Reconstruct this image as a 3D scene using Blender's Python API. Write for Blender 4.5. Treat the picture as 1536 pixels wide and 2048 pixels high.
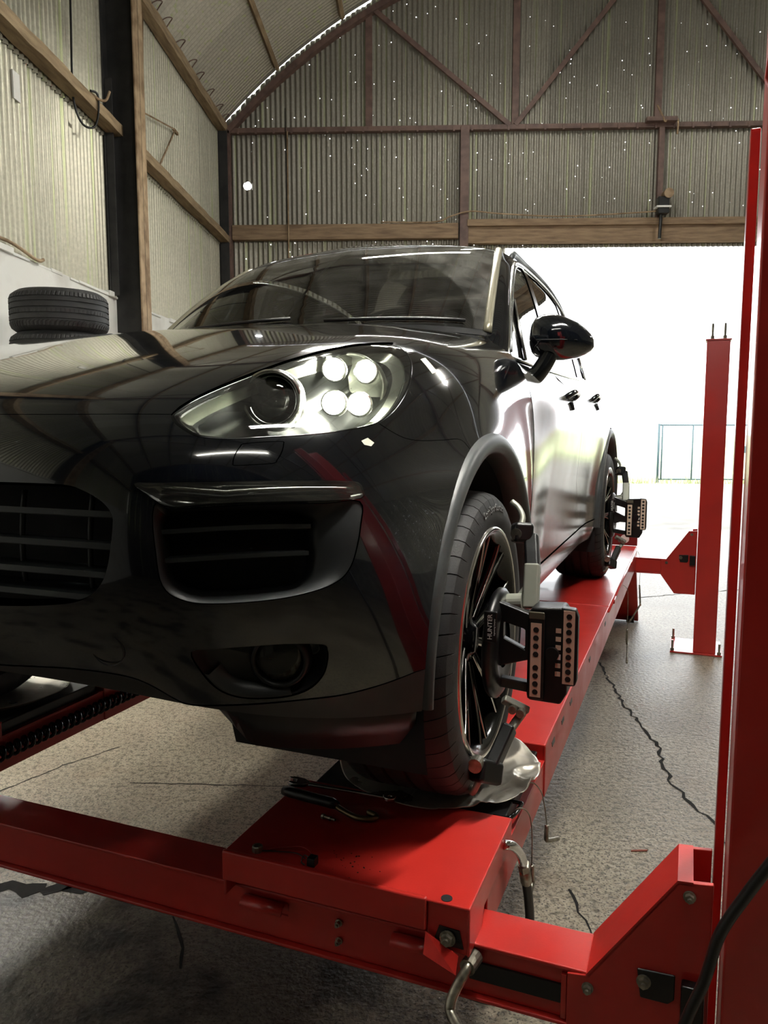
import bpy, bmesh, math, random
import numpy as np
from mathutils import Vector, Matrix, geometry, noise as mnoise
for o in list(bpy.data.objects): bpy.data.objects.remove(o)
SC = bpy.context.scene; COL = SC.collection
PI = math.pi; R = math.radians
random.seed(7)
HF = 0.75                      # runway surface above floor
CX, CY, TH = -0.70886, 2.178102, 0.3410656   # car / lift origin and heading
# ---------------------------------------------------------------- camera
cd = bpy.data.cameras.new('camera'); cam = bpy.data.objects.new('camera', cd); COL.objects.link(cam)
cam.location = (0, 0, 0.8921 + HF); cam.rotation_euler = (PI/2 - 0.1115107, 0, 0.037425)
cd.sensor_fit = 'HORIZONTAL'; cd.sensor_width = 36; cd.lens = 1541.86/1536*36; cd.clip_start = .02; cd.clip_end = 500
SC.camera = cam
# ---------------------------------------------------------------- sky and exposure
W = bpy.data.worlds.new('sky'); SC.world = W; W.use_nodes = True
bg = W.node_tree.nodes['Background']; bg.inputs[0].default_value = (0.95, 0.98, 1.0, 1); bg.inputs[1].default_value = 1.0
vs = SC.view_settings; vs.view_transform = 'Standard'; vs.look = 'None'; vs.gamma = 1.0; vs.use_curve_mapping = False; vs.exposure = 2.75
cy_ = SC.cycles; cy_.max_bounces = 5; cy_.diffuse_bounces = 3; cy_.glossy_bounces = 3; cy_.transmission_bounces = 3; cy_.transparent_max_bounces = 10
cy_.caustics_reflective = False; cy_.caustics_refractive = False
# ---------------------------------------------------------------- materials
def lin(c):
    return tuple(((x/255)/12.92 if x/255 <= .04045 else ((x/255+.055)/1.055)**2.4) for x in c)
MATS = {}
def mat(name, c, rough=.5, metal=0.0, c2=None, scale=8.0, thr=(.4, .65), bump=0.0, bscale=60.0, coat=0.0, spec=.5, rvar=0.0, stretch=None, detail=3.0, aniso=0, rand=0.0, emit=0.0):
    m = bpy.data.materials.new(name); m.use_nodes = True; nt = m.node_tree; N = nt.nodes; Lk = nt.links
    b = N['Principled BSDF']; b.inputs['Roughness'].default_value = rough; b.inputs['Metallic'].default_value = metal
    b.inputs['Specular IOR Level'].default_value = spec
    c = lin(c); b.inputs['Base Color'].default_value = (*c, 1)
    if coat: b.inputs['Coat Weight'].default_value = coat; b.inputs['Coat Roughness'].default_value = .03; b.inputs['Coat IOR'].default_value = 1.55
    if emit: b.inputs['Emission Color'].default_value = (*c, 1); b.inputs['Emission Strength'].default_value = emit
    tc = None
    def coords():
        nonlocal tc
        if tc: return tc
        t = N.new('ShaderNodeTexCoord'); mp = N.new('ShaderNodeMapping'); Lk.new(t.outputs['Object'], mp.inputs[0])
        if stretch: mp.inputs['Scale'].default_value = stretch
        tc = mp.outputs[0]; return tc
    col = None
    if c2 is not None:
        nz = N.new('ShaderNodeTexNoise'); nz.inputs['Scale'].default_value = scale; nz.inputs['Detail'].default_value = detail; Lk.new(coords(), nz.inputs['Vector'])
        rp = N.new('ShaderNodeValToRGB'); rp.color_ramp.elements[0].position = thr[0]; rp.color_ramp.elements[1].position = thr[1]
        rp.color_ramp.elements[0].color = (*c, 1); rp.color_ramp.elements[1].color = (*lin(c2), 1)
        Lk.new(nz.outputs['Fac'], rp.inputs[0]); col = rp.outputs[0]
        if rvar:
            ma = N.new('ShaderNodeMapRange'); ma.inputs[3].default_value = rough-rvar; ma.inputs[4].default_value = rough+rvar
            ma.inputs[1].default_value = .35; ma.inputs[2].default_value = .65
            Lk.new(nz.outputs['Fac'], ma.inputs[0]); Lk.new(ma.outputs[0], b.inputs['Roughness'])
    if rand:
        oi = N.new('ShaderNodeObjectInfo'); hs = N.new('ShaderNodeHueSaturation')
        mr = N.new('ShaderNodeMapRange'); mr.inputs[3].default_value = 1-rand; mr.inputs[4].default_value = 1+rand
        Lk.new(oi.outputs['Random'], mr.inputs[0]); Lk.new(mr.outputs[0], hs.inputs['Value'])
        if col: Lk.new(col, hs.inputs['Color'])
        else: hs.inputs['Color'].default_value = (*c, 1)
        col = hs.outputs[0]
    if col: Lk.new(col, b.inputs['Base Color'])
    if bump:
        n2 = N.new('ShaderNodeTexNoise'); n2.inputs['Scale'].default_value = bscale; n2.inputs['Detail'].default_value = 4; Lk.new(coords(), n2.inputs['Vector'])
        bp = N.new('ShaderNodeBump'); bp.inputs['Strength'].default_value = bump; bp.inputs['Distance'].default_value = .004
        Lk.new(n2.outputs['Fac'], bp.inputs['Height']); Lk.new(bp.outputs[0], b.inputs['Normal'])
    MATS[name] = m; return m
def glassmat(name, tint, ior=1.5, rough=0.0, dust=None, swept=None):
    m = bpy.data.materials.new(name); m.use_nodes = True; nt = m.node_tree; N = nt.nodes; Lk = nt.links
    for n in list(N): N.remove(n)
    out = N.new('ShaderNodeOutputMaterial'); tr = N.new('ShaderNodeBsdfTransparent'); gl = N.new('ShaderNodeBsdfGlossy'); mx = N.new('ShaderNodeMixShader'); fr = N.new('ShaderNodeFresnel')
    tr.inputs[0].default_value = (*tint, 1); gl.inputs['Roughness'].default_value = rough; fr.inputs[0].default_value = ior
    Lk.new(fr.outputs[0], mx.inputs[0]); Lk.new(tr.outputs[0], mx.inputs[1]); Lk.new(gl.outputs[0], mx.inputs[2])
    if dust:
        df = N.new('ShaderNodeBsdfDiffuse'); df.inputs[0].default_value = (.45, .44, .40, 1)
        m2 = N.new('ShaderNodeMixShader'); nz = N.new('ShaderNodeTexNoise'); nz.inputs['Scale'].default_value = 12; nz.inputs['Detail'].default_value = 3
        mr = N.new('ShaderNodeMapRange'); mr.inputs[1].default_value = .3; mr.inputs[2].default_value = .8; mr.inputs[3].default_value = dust*.3; mr.inputs[4].default_value = dust*1.7
        t = N.new('ShaderNodeTexCoord'); Lk.new(t.outputs['Object'], nz.inputs['Vector']); Lk.new(nz.outputs['Fac'], mr.inputs[0]); fac = mr.outputs[0]
        if swept:      # wiped fans carry little dust
            for c, r in swept:
                ds = N.new('ShaderNodeVectorMath'); ds.operation = 'DISTANCE'; ds.inputs[1].default_value = c; Lk.new(t.outputs['Object'], ds.inputs[0])
                q = N.new('ShaderNodeMapRange'); q.inputs[1].default_value = r-.006; q.inputs[2].default_value = r+.006; q.inputs[3].default_value = .22; q.inputs[4].default_value = 1.0; Lk.new(ds.outputs['Value'], q.inputs[0])
                mu = N.new('ShaderNodeMath'); mu.operation = 'MULTIPLY'; Lk.new(fac, mu.inputs[0]); Lk.new(q.outputs[0], mu.inputs[1]); fac = mu.outputs[0]
        Lk.new(fac, m2.inputs[0])
        Lk.new(mx.outputs[0], m2.inputs[1]); Lk.new(df.outputs[0], m2.inputs[2]); Lk.new(m2.outputs[0], out.inputs[0])
    else: Lk.new(mx.outputs[0], out.inputs[0])
    MATS[name] = m; return m
def emitmat(name, c, s):
    m = bpy.data.materials.new(name); m.use_nodes = True; N = m.node_tree.nodes
    for n in list(N): N.remove(n)
    out = N.new('ShaderNodeOutputMaterial'); e = N.new('ShaderNodeEmission'); e.inputs[0].default_value = (*c, 1); e.inputs[1].default_value = s
    m.node_tree.links.new(e.outputs[0], out.inputs[0]); MATS[name] = m; return m
M_red = mat('red lift paint', (186, 43, 36), .34, c2=(178, 40, 34), scale=5, thr=(.3, .75), rvar=.06, bump=.05, bscale=240, coat=.15)
M_redd = mat('red lift inner paint', (120, 20, 20), .5)
M_steel = mat('zinc steel', (170, 165, 150), .35, .9, c2=(120, 116, 105), scale=40)
M_chrome = mat('chrome', (225, 225, 225), .08, 1.0)
M_blk = mat('black plastic', (8, 8, 9), .38, c2=(12, 12, 13), scale=20, rvar=.06)
M_blkgl = mat('gloss black', (8, 9, 10), .12, spec=.6)
M_rub = mat('tyre rubber', (25, 25, 26), .62, c2=(38, 37, 36), scale=14, bump=.15, bscale=300)
M_wood = mat('old timber', (168, 146, 114), .8, c2=(118, 98, 74), scale=3.0, thr=(.35, .75), stretch=(9, 1.2, 9), bump=.5, bscale=30)
M_woodx = mat('old timber across', (156, 132, 104), .8, c2=(112, 90, 70), scale=3.0, thr=(.35, .75), stretch=(1.2, 9, 9), bump=.5, bscale=30)
M_rust = mat('brown painted steel', (116, 92, 82), .6, c2=(92, 72, 66), scale=9, bump=.2)
M_rustd = mat('dark steel column', (44, 43, 42), .7, c2=(28, 28, 28), scale=6, bump=.2)
M_tan = mat('tan flange paint', (170, 146, 116), .7, c2=(120, 96, 70), scale=6)
M_white = mat('white masonry paint', (226, 226, 220), .85, c2=(196, 194, 186), scale=2.2, thr=(.5, .8), bump=.4, bscale=25)
M_alu = mat('crumpled aluminium', (222, 217, 204), .34, .75, c2=(200, 192, 178), scale=10, rvar=.08)
M_alug = mat('painted alloy grey', (150, 152, 140), .42, .3)
M_tgt = mat('target beige', (214, 190, 168), .6)
M_ink = mat('black ink', (10, 10, 10), .6)
M_wht = mat('white print', (235, 235, 230), .5)
M_tube = emitmat('fluorescent tube', (1.0, .98, .91), 60.0)
M_fill = emitmat('dim fluorescent tube', (1.0, .98, .91), 22.0)  # only for the two lamps added to brighten the gable
M_tubed = emitmat('aged fluorescent tube', (1.0, .97, .88), 6.0)
M_hose = mat('black hose', (12, 12, 12), .45)
# ---------------------------------------------------------------- mesh helpers
class MB:
    def __init__(s): s.v = []; s.f = []
    def add(s, vs, fs):
        n = len(s.v); s.v += [tuple(map(float, p)) for p in vs]; s.f += [tuple(i+n for i in q) for q in fs]; return s
    def box(s, x0, x1, y0, y1, z0, z1):
        vs = [(x, y, z) for z in (z0, z1) for y in (y0, y1) for x in (x0, x1)]
        return s.add(vs, [(0, 2, 3, 1), (4, 5, 7, 6), (0, 1, 5, 4), (2, 6, 7, 3), (0, 4, 6, 2), (1, 3, 7, 5)])
    def cbox(s, c, sz, M=None):
        h = [q/2 for q in sz]; vs = [Vector((x, y, z)) for z in (-h[2], h[2]) for y in (-h[1], h[1]) for x in (-h[0], h[0])]
        if M: vs = [M @ q for q in vs]
        vs = [q+Vector(c) for q in vs]
        return s.add(vs, [(0, 2, 3, 1), (4, 5, 7, 6), (0, 1, 5, 4), (2, 6, 7, 3), (0, 4, 6, 2), (1, 3, 7, 5)])
    def prism(s, poly, a0, a1, ax=0):     # poly in the other two axes, extruded along axis ax
        def P(q, a):
            return ((a, q[0], q[1]), (q[0], a, q[1]), (q[0], q[1], a))[ax]
        n = len(poly); vs = [P(q, a0) for q in poly]+[P(q, a1) for q in poly]
        return s.add(vs, [tuple(range(n))[::-1], tuple(range(n, 2*n))]+[(i, (i+1) % n, n+(i+1) % n, n+i) for i in range(n)])
    def tube(s, path, r, n=8, closed=False, caps=True):
        P = [Vector(p) for p in path]; k = len(P); rs = r if isinstance(r, (list, tuple)) else [r]*k
        vs = []; ref = None
        for i, p in enumerate(P):
            if closed: t = P[(i+1) % k]-P[i-1]
            else: t = P[min(i+1, k-1)]-P[max(i-1, 0)]
            t.normalize()
            if ref is None:
                ref = Vector((0, 0, 1)) if abs(t.z) < .9 else Vector((1, 0, 0))
            a = (ref-t*ref.dot(t)).normalized(); ref = a; b = t.cross(a)
            for j in range(n):
                q = 2*PI*j/n; vs.append(p+(a*math.cos(q)+b*math.sin(q))*rs[i])
        fs = []
        for i in range(k if closed else k-1):
            i2 = (i+1) % k
            for j in range(n): fs.append((i*n+j, i*n+(j+1) % n, i2*n+(j+1) % n, i2*n+j))
        if caps and not closed: fs += [tuple(range(n))[::-1], tuple(range((k-1)*n, k*n))]
        return s.add(vs, fs)
    def cyl(s, a, b, r, n=16, r2=None): return s.tube([a, b], [r, r if r2 is None else r2], n)
    def lathe(s, prof, n=48, c=(0, 0, 0), ax=1, closed=True):   # prof: (radius, along)
        vs = []; k = len(prof)
        for i in range(n):
            q = 2*PI*i/n; cs, sn = math.cos(q), math.sin(q)
            for (r, a) in prof:
                p = ((a, r*cs, r*sn), (r*cs, a, r*sn), (r*cs, r*sn, a))[ax]
                vs.append((p[0]+c[0], p[1]+c[1], p[2]+c[2]))
        fs = []
        for i in range(n):
            i2 = (i+1) % n
            for j in range(k-1): fs.append((i*k+j, i*k+j+1, i2*k+j+1, i2*k+j))
        return s.add(vs, fs)
    def grid(s, G):
        nr = len(G); nc = len(G[0])
        return s.add([p for r in G for p in r], [(i*nc+j, i*nc+j+1, (i+1)*nc+j+1, (i+1)*nc+j) for i in range(nr-1) for j in range(nc-1)])
    def mesh(s, name, m, smooth=False, fix=True):
        me = bpy.data.meshes.new(name); me.from_pydata(s.v, [], s.f); me.update()
        if fix:
            bm = bmesh.new(); bm.from_mesh(me); bmesh.ops.recalc_face_normals(bm, faces=bm.faces); bm.to_mesh(me); bm.free()
        if m: me.materials.append(m)
        if smooth: me.polygons.foreach_set('use_smooth', [True]*len(me.polygons))
        return me
    def build(s, name, m, parent=None, smooth=False, bev=0.0, seg=2, fix=True, sol=0.0, label=None, auto=None):
        o = bpy.data.objects.new(name, s.mesh(name, m, smooth or bool(bev) or auto is not None, fix)); COL.objects.link(o)
        if parent: o.parent = parent
        if sol: q = o.modifiers.new('solid', 'SOLIDIFY'); q.thickness = sol; q.offset = -1
        if bev:
            q = o.modifiers.new('bevel', 'BEVEL'); q.width = bev; q.segments = seg; q.limit_method = 'ANGLE'; q.angle_limit = R(35); q.harden_normals = True
        if auto is not None:
            bm = bmesh.new(); bm.from_mesh(o.data)
            for e in bm.edges:
                if len(e.link_faces) == 2 and e.calc_face_angle(0) > R(auto): e.smooth = False
            bm.to_mesh(o.data); bm.free()
        if label: o['label'] = label
        return o
def tag(o, label, cat, group=None, kind=None):
    if label: o['label'] = label
    if cat: o['category'] = cat
    if group: o['group'] = group
    if kind: o['kind'] = kind
    return o
def empty(name, loc=(0, 0, 0), rz=0.0):
    o = bpy.data.objects.new(name, None); COL.objects.link(o); o.location = loc; o.rotation_euler = (0, 0, rz); o.empty_display_size = .1; return o
def inst(me_or_obj, name, parent=None, loc=(0, 0, 0), rot=(0, 0, 0), sc=None):
    me = me_or_obj if isinstance(me_or_obj, bpy.types.Mesh) else me_or_obj.data
    o = bpy.data.objects.new(name, me); COL.objects.link(o); o.parent = parent; o.location = loc; o.rotation_euler = rot
    if sc: o.scale = sc
    return o
def structure(o): o['kind'] = 'structure'; return o
def smoothpath(pts, n=8):
    P = [Vector(p) for p in pts]; out = []
    for i in range(len(P)-1):
        a, b, c, d = P[max(i-1, 0)], P[i], P[i+1], P[min(i+2, len(P)-1)]
        for k in range(n):
            t = k/n; out.append(.5*((2*b)+(c-a)*t+(2*a-5*b+4*c-d)*t*t+(3*b-a-3*c+d)*t**3))
    return out+[P[-1]]
CAR_RZ = -(PI/2+TH)
def car_to_world(u, v, w):
    return Vector((CX-u*math.sin(TH)+v*math.cos(TH), CY-u*math.cos(TH)-v*math.sin(TH), w+HF))
# ================================================================ building
XL, YG, XR, YB = -2.95, 12.2, 9.9, -6.0
PIT = .0762
def sheet_mat(name, c, c2, holes, metal=.85, rough=.32, green=1.0):
    m = mat(name, c, rough, metal, c2=c2, scale=30, thr=(.2, .85), rand=.12, spec=.4)
    nt = m.node_tree; N = nt.nodes; Lk = nt.links; b = N['Principled BSDF']
    # streaks of faded green along the corrugation of some sheets
    oi = N.new('ShaderNodeObjectInfo'); t = N.new('ShaderNodeTexCoord'); mp = N.new('ShaderNodeMapping'); mp.inputs['Scale'].default_value = (14, 14, .25)
    Lk.new(t.outputs['Object'], mp.inputs[0]); nz = N.new('ShaderNodeTexNoise'); nz.inputs['Scale'].default_value = 1.0; nz.inputs['Detail'].default_value = 2
    Lk.new(mp.outputs[0], nz.inputs['Vector']); Lk.new(oi.outputs['Random'], mp.inputs['Rotation'])
    rp = N.new('ShaderNodeValToRGB'); rp.color_ramp.elements[0].position = .60; rp.color_ramp.elements[1].position = .68; rp.color_ramp.elements[1].color = (green*.8,)*3+(1,)
    Lk.new(nz.outputs['Fac'], rp.inputs[0]); mx = N.new('ShaderNodeMix'); mx.data_type = 'RGBA'
    old = b.inputs['Base Color'].links[0].from_socket
    Lk.new(rp.outputs[0], mx.inputs[0]); Lk.new(old, mx.inputs[6]); mx.inputs[7].default_value = (*lin((176, 184, 138)), 1)
    Lk.new(mx.outputs[2], b.inputs['Base Color'])
    if holes:
        g = N.new('ShaderNodeNewGeometry'); vo = N.new('ShaderNodeTexVoronoi'); vo.inputs['Scale'].default_value = holes[0]
        Lk.new(g.outputs['Position'], vo.inputs['Vector'])
        lt = N.new('ShaderNodeMath'); lt.operation = 'LESS_THAN'; Lk.new(vo.outputs['Distance'], lt.inputs[0])
        se = N.new('ShaderNodeSeparateColor'); Lk.new(vo.outputs['Color'], se.inputs[0])
        hm = N.new('ShaderNodeMath'); hm.operation = 'MULTIPLY'; hm.inputs[1].default_value = holes[1]; Lk.new(se.outputs[1], hm.inputs[0]); Lk.new(hm.outputs[0], lt.inputs[1])
        l2 = N.new('ShaderNodeMath'); l2.operation = 'LESS_THAN'; l2.inputs[1].default_value = holes[2]; Lk.new(se.outputs[0], l2.inputs[0])
        mu = N.new('ShaderNodeMath'); mu.operation = 'MULTIPLY'; Lk.new(lt.outputs[0], mu.inputs[0]); Lk.new(l2.outputs[0], mu.inputs[1])
        ds = N.new('ShaderNodeVectorMath'); ds.operation = 'DISTANCE'; ds.inputs[1].default_value = (-2.544, YG-.02, 5.284); Lk.new(g.outputs['Position'], ds.inputs[0])
        l3 = N.new('ShaderNodeMath'); l3.operation = 'LESS_THAN'; l3.inputs[1].default_value = .062; Lk.new(ds.outputs['Value'], l3.inputs[0])
        mu0 = mu; mu = N.new('ShaderNodeMath'); mu.operation = 'MAXIMUM'; Lk.new(mu0.outputs[0], mu.inputs[0]); Lk.new(l3.outputs[0], mu.inputs[1])
        tr = N.new('ShaderNodeBsdfTransparent'); ms = N.new('ShaderNodeMixShader'); out = N['Material Output']
        Lk.new(mu.outputs[0], ms.inputs[0]); Lk.new(b.outputs[0], ms.inputs[1]); Lk.new(tr.outputs[0], ms.inputs[2]); Lk.new(ms.outputs[0], out.inputs[0])
    return m
M_shL = sheet_mat('galvanised side sheet', (196, 193, 174), (164, 160, 144), None, .5, .46)
M_shG = sheet_mat('galvanised gable sheet', (158, 154, 142), (134, 130, 120), (8.0, .125, .95), .45, .42, .6)
M_shR = sheet_mat('galvanised roof sheet', (196, 193, 180), (166, 162, 150), None, .6, .34)
def corr(n, ztop, zbot=0.0, amp=.0135, seg=8, rows=1):   # sheet in local XZ plane, corrugated in Y; ztop may be a function of x
    mb = MB(); G = []
    xs = [i*PIT/seg for i in range(n*seg+1)]
    for r in range(rows+1):
        row = []
        for x in xs:
            zt = ztop(x) if callable(ztop) else ztop
            row.append((x, amp*math.cos(2*PI*x/PIT), zbot+(zt-zbot)*r/rows))
        G.append(row)
    return mb.grid(G)
# ---- left wall
wl = structure(empty('wall_left', (XL, 0, 0)))
NW = 8; SWd = NW*PIT
lowL = corr(NW+1, 4.50, 2.86).mesh('sheet', M_shL, True, fix=False)
upL = corr(NW+1, 6.14, 4.38).mesh('sheet', M_shL, True, fix=False)
k = 0; y = YG-.1
while y > YB+.3:
    y -= SWd; k += 1
    for me, off in ((lowL, 0), (upL, .012)):
        inst(me, 'sheet', wl, (off-.02+(.006 if k % 2 else 0), y, 0), (0, 0, PI/2))
MB().box(-.25, .02, YB, YG, 0, 2.90).build('block_wall', M_white, wl, bev=.01)
# ragged mortar capping on the block wall
mb = MB()
yy = YB
while yy < YG:
    d = random.uniform(.12, .5); mb.box(-.2, .03+random.uniform(-.01, .02), yy, yy+d, 2.88, 2.90+random.uniform(.0, .035)); yy += d
mb.build('mortar_cap', M_white, wl, bev=.006)
def ibeam_col(par, x0, x1, y, zt, fw, m, mf, name='column', zb=0):
    mb = MB(); mb.box(x0, x1, y-.008, y+.008, zb, zt); mb.box(x0, x0+.016, y-fw/2, y+fw/2, zb, zt); o = mb.build(name, m, par, bev=.003)
    MB().box(x1-.016, x1, y-fw/2, y+fw/2, zb, zt).build('flange', mf, o, bev=.003); return o
for yc in (7.70, 3.13, -1.44):
    ibeam_col(wl, .0, .32, yc, 6.1, .26, M_rustd, M_tan)
MB().box(.02, .09, 7.58, 7.60, 2.9, 4.9).build('angle_strip', M_rustd, wl, bev=.002)
def timber(y0, y1, z, sx=.13, sz=.10, n=24, seed=0):
    rr = random.Random(seed); G = []
    for i in range(n+1):
        y = y0+(y1-y0)*i/n; jx = rr.uniform(-.006, .006); jz = rr.uniform(-.006, .006)
        G.append([(.02, y, z-sz/2+jz), (.02+sx+jx, y, z-sz/2+jz), (.02+sx+jx, y, z+sz/2+jz+rr.uniform(-.004, .004)), (.02, y, z+sz/2+jz), (.02, y, z-sz/2+jz)])
    mb = MB().grid(G); e = len(mb.v); mb.f += [(0, 1, 2, 3), (e-5, e-4, e-3, e-2)]; return mb
for i, (a, b2) in enumerate(((7.85, 12.1), (3.28, 7.72), (-1.3, 2.98), (-5.9, -1.6))):
    timber(a, b2, 4.46, seed=i).build('girt', M_wood, wl, bev=.004)
    timber(a, b2, 6.08, .12, .13, seed=i+9).build('eaves_plate', M_wood, wl, bev=.004)
for i in range(9):      # hook bolts along the eaves plate
    y = 8.2+i*.45+.06*math.sin(i*2.1); p = [(.13, y, 6.13), (.19, y+.02, 6.17), (.22, y+.10, 6.20), (.17, y+.17, 6.19), (.12, y+.19, 6.14)]
    MB().tube(smoothpath(p, 5), .007, 6).build('hook_bolt', M_rust, wl, True)
MB().tube([(.06, 8.62, 6.0), (.05, 8.55, 4.97), (.06, 9.68, 5.20), (.06, 9.02, 4.56)], .012, 8).build('bent_conduit', M_tan, wl, True)
MB().cbox((.05, 9.72, 5.19), (.03, .16, .03)).build('conduit_clip', M_tan, wl)
p = [(.05, 6.84, 6.0), (.05, 6.83, 5.2), (.05, 6.80, 4.6), (.06, 6.80, 4.36), (.10, 6.86, 4.22), (.15, 6.98, 4.24), (.165, 7.05, 4.38), (.16, 7.06, 4.54), (.12, 7.0, 4.55)]
MB().tube(smoothpath(p, 6), .010, 8).build('hanging_cable', M_hose, wl, True)
MB().tube(smoothpath([(.0, 7.0, 4.53), (.1, 7.03, 4.545), (.17, 7.06, 4.50), (.18, 7.2, 4.55), (.20, 7.24, 4.64)], 5), .012, 7).build('rope_tie', M_tan, wl, True)
MB().cbox((.0, 5.92, 4.14), (.012, .10, .20)).build('paper_label', M_wht, wl)
MB().tube(smoothpath([(.03, 4.2, 3.02), (.03, 5.0, 2.93), (.04, 5.6, 2.96), (.05, 6.0, 2.91), (.06, 6.1, 2.93)], 5), .014, 6).build('wall_cable', M_tan, wl, True)
# ---- gable wall
wb = structure(empty('wall_back', (0, YG, 0)))
RC, KC = 8.764, 5.96; XM = (XL+XR)/2; ZC = 6.12-KC
def arch(x): return ZC+math.sqrt(max(RC*RC-(x-XM)**2, 0))
DX0, DX1, DZ = 1.41, 6.3, 4.36
lowG = corr(NW+1, 4.62, 0.0).mesh('sheet', M_shG, True, fix=False)
lowG2 = corr(NW+1, 4.50, 4.33).mesh('sheet', M_shG, True, fix=False)
midG = corr(NW+1, 6.12, 4.50).mesh('sheet', M_shG, True, fix=False)
x = XL; k = 0
while x < XR-.2:
    k += 1; off = -.01+(.006 if k % 2 else 0)
    if x+SWd < DX0+.12 or x > DX1-.3: inst(lowG, 'sheet', wb, (x, off, 0))
    elif x > .6: inst(lowG2, 'sheet', wb, (x, off, 0))
    inst(midG, 'sheet', wb, (x, off-.012, 0))
    f = lambda q, x=x: arch(min(max(x+q, XL+.02), XR-.02))-.012+.014*math.sin((x+q)*23)*math.sin((x+q)*3.1)
    corr(NW+1, f, 6.05).build('sheet', M_shG, wb, True, fix=False).location = (x, off-.02, 0)
    x += SWd
def bar(par, name, a, b, w, d, m, y=-.06):
    a = Vector((a[0], y, a[1])); b = Vector((b[0], y, b[1])); t = (b-a).normalized(); nrm = Vector((-t.z, 0, t.x))
    mb = MB(); vs = []
    for q in (a, b):
        for sx, sy in ((-1, -1), (1, -1), (1, 1), (-1, 1)): vs.append(q+nrm*(w/2*sx)+Vector((0, d/2*sy, 0)))
    mb.add(vs, [(0, 1, 2, 3), (4, 7, 6, 5)]+[(i, (i+1) % 4, 4+(i+1) % 4, 4+i) for i in range(4)])
    return mb.build(name, m, par, bev=.003)
MB().box(XL, XR, -.13, -.03, 6.02, 6.09).build('tie_beam', M_rust, wb, bev=.004)
for i in range(46): MB().cbox((XL+.3+i*.27, -.135, 6.035), (.03, .02, .07)).build('hook_bolt', M_rust, wb)
ibeam = MB(); ibeam.box(XL-.09, XL+.02, -.2, -.02, 0, 6.05); ibeam.build('column', M_rustd, wb, bev=.004)
MB().box(XL+.02, XL+.15, -.22, -.2, 0, 6.05).build('column_flange', M_rustd, wb, bev=.003)
MB().box(XL+.13, XL+.17, -.16, -.03, 0, 6.05).build('column_trim', M_rust, wb, bev=.003)
MB().box(.69, .82, -.17, -.03, 0, 6.06).build('door_post', M_rust, wb, bev=.005)
MB().box(6.2, 6.33, -.17, -.03, 0, 6.06).build('door_post', M_rust, wb, bev=.005)
MB().box(XL+.18, .67, -.14, -.03, 4.46, 4.68).build('timber_rail', M_woodx, wb, bev=.006)
MB().box(.80, 6.25, -.14, -.03, 4.38, 4.62).build('timber_lintel', M_woodx, wb, bev=.006)
MB().box(.80, 6.25, -.19, -.03, 4.62, 4.72).build('timber_lintel_cap', M_woodx, wb, bev=.006)
for xa in (-.68, 1.5, 3.60, 5.75, 7.9):
    bar(wb, 'truss_upright', (xa, 6.05), (xa, arch(xa)-.2), .10, .06, M_rust, -.05)
for a, b2 in (((-.62, 7.74), (1.42, 6.08)), ((1.50, 6.08), (3.3, 8.3)), ((3.75, 8.3), (5.6, 6.08)), ((5.85, 6.08), (7.6, 7.8))):
    bar(wb, 'truss_diagonal', a, b2, .07, .05, M_rust, -.11)
def arcbar(par, name, y0, y1, r0, r1, m, n=40, yoff=0):
    th = math.asin((XR-XL)/2/RC)*.997; G = []
    for i in range(n+1):
        q = -th+2*th*i/n; sn, cs = math.sin(q), math.cos(q)
        G.append([(XM+r*sn, yy, ZC+r*cs) for r, yy in ((r0, y0), (r1, y0), (r1, y1), (r0, y1), (r0, y0))])
    return MB().grid(G).build(name, m, par, auto=40)
arcbar(wb, 'gable_rafter', -.16, -.03, RC-.20, RC-.12, M_rust)
MB().box(3.40, 3.84, -.24, -.13, 6.07, 6.13).build('tie_plate', M_rust, wb, bev=.003)
MB().tube(smoothpath([(3.55, -.2, 6.3), (3.62, -.22, 6.15), (3.66, -.25, 6.05), (3.72, -.2, 6.12), (3.85, -.2, 6.10), (3.86, -.18, 5.9)], 5), .014, 7).build('rope_knot', M_tan, wb, True)
MB().box(3.62, 3.70, -.12, -.04, 4.7, 6.02).build('hanger_post', M_rust, wb, bev=.003)
o = MB().box(3.58, 3.74, -.34, -.2, 4.74, 4.98).build('pulley_block', M_blk, wb, bev=.01)
MB().cyl((3.72, -.36, 5.02), (3.72, -.2, 5.02), .07, 16).build('pulley_wheel', M_tan, wb)
MB().box(3.55, 3.76, -.36, -.2, 4.82, 4.845).build('pulley_pin', M_wht, wb)
MB().cyl((3.65, -.24, 4.74), (3.64, -.24, 4.40), .025, 8).build('pulley_rope', M_blk, wb)
MB().tube([(-1.9, -.17, 6.02), (-1.9, -.17, 0)], .012, 6).build('hanging_wire', M_tan, wb, True)
MB().tube([(-1.93, -.165, 6.35), (-1.92, -.165, 4.7)], .006, 6).build('hanging_wire', M_blk, wb, True)
MB().tube(smoothpath([(-.5, -.15, 4.70), (.3, -.16, 4.69), (.55, -.2, 4.76), (.85, -.2, 4.83), (1.3, -.2, 4.79), (2.2, -.2, 4.745), (3.2, -.2, 4.78), (3.6, -.22, 4.80)], 5), .011, 6).build('loose_wire', M_tan, wb, True)
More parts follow.
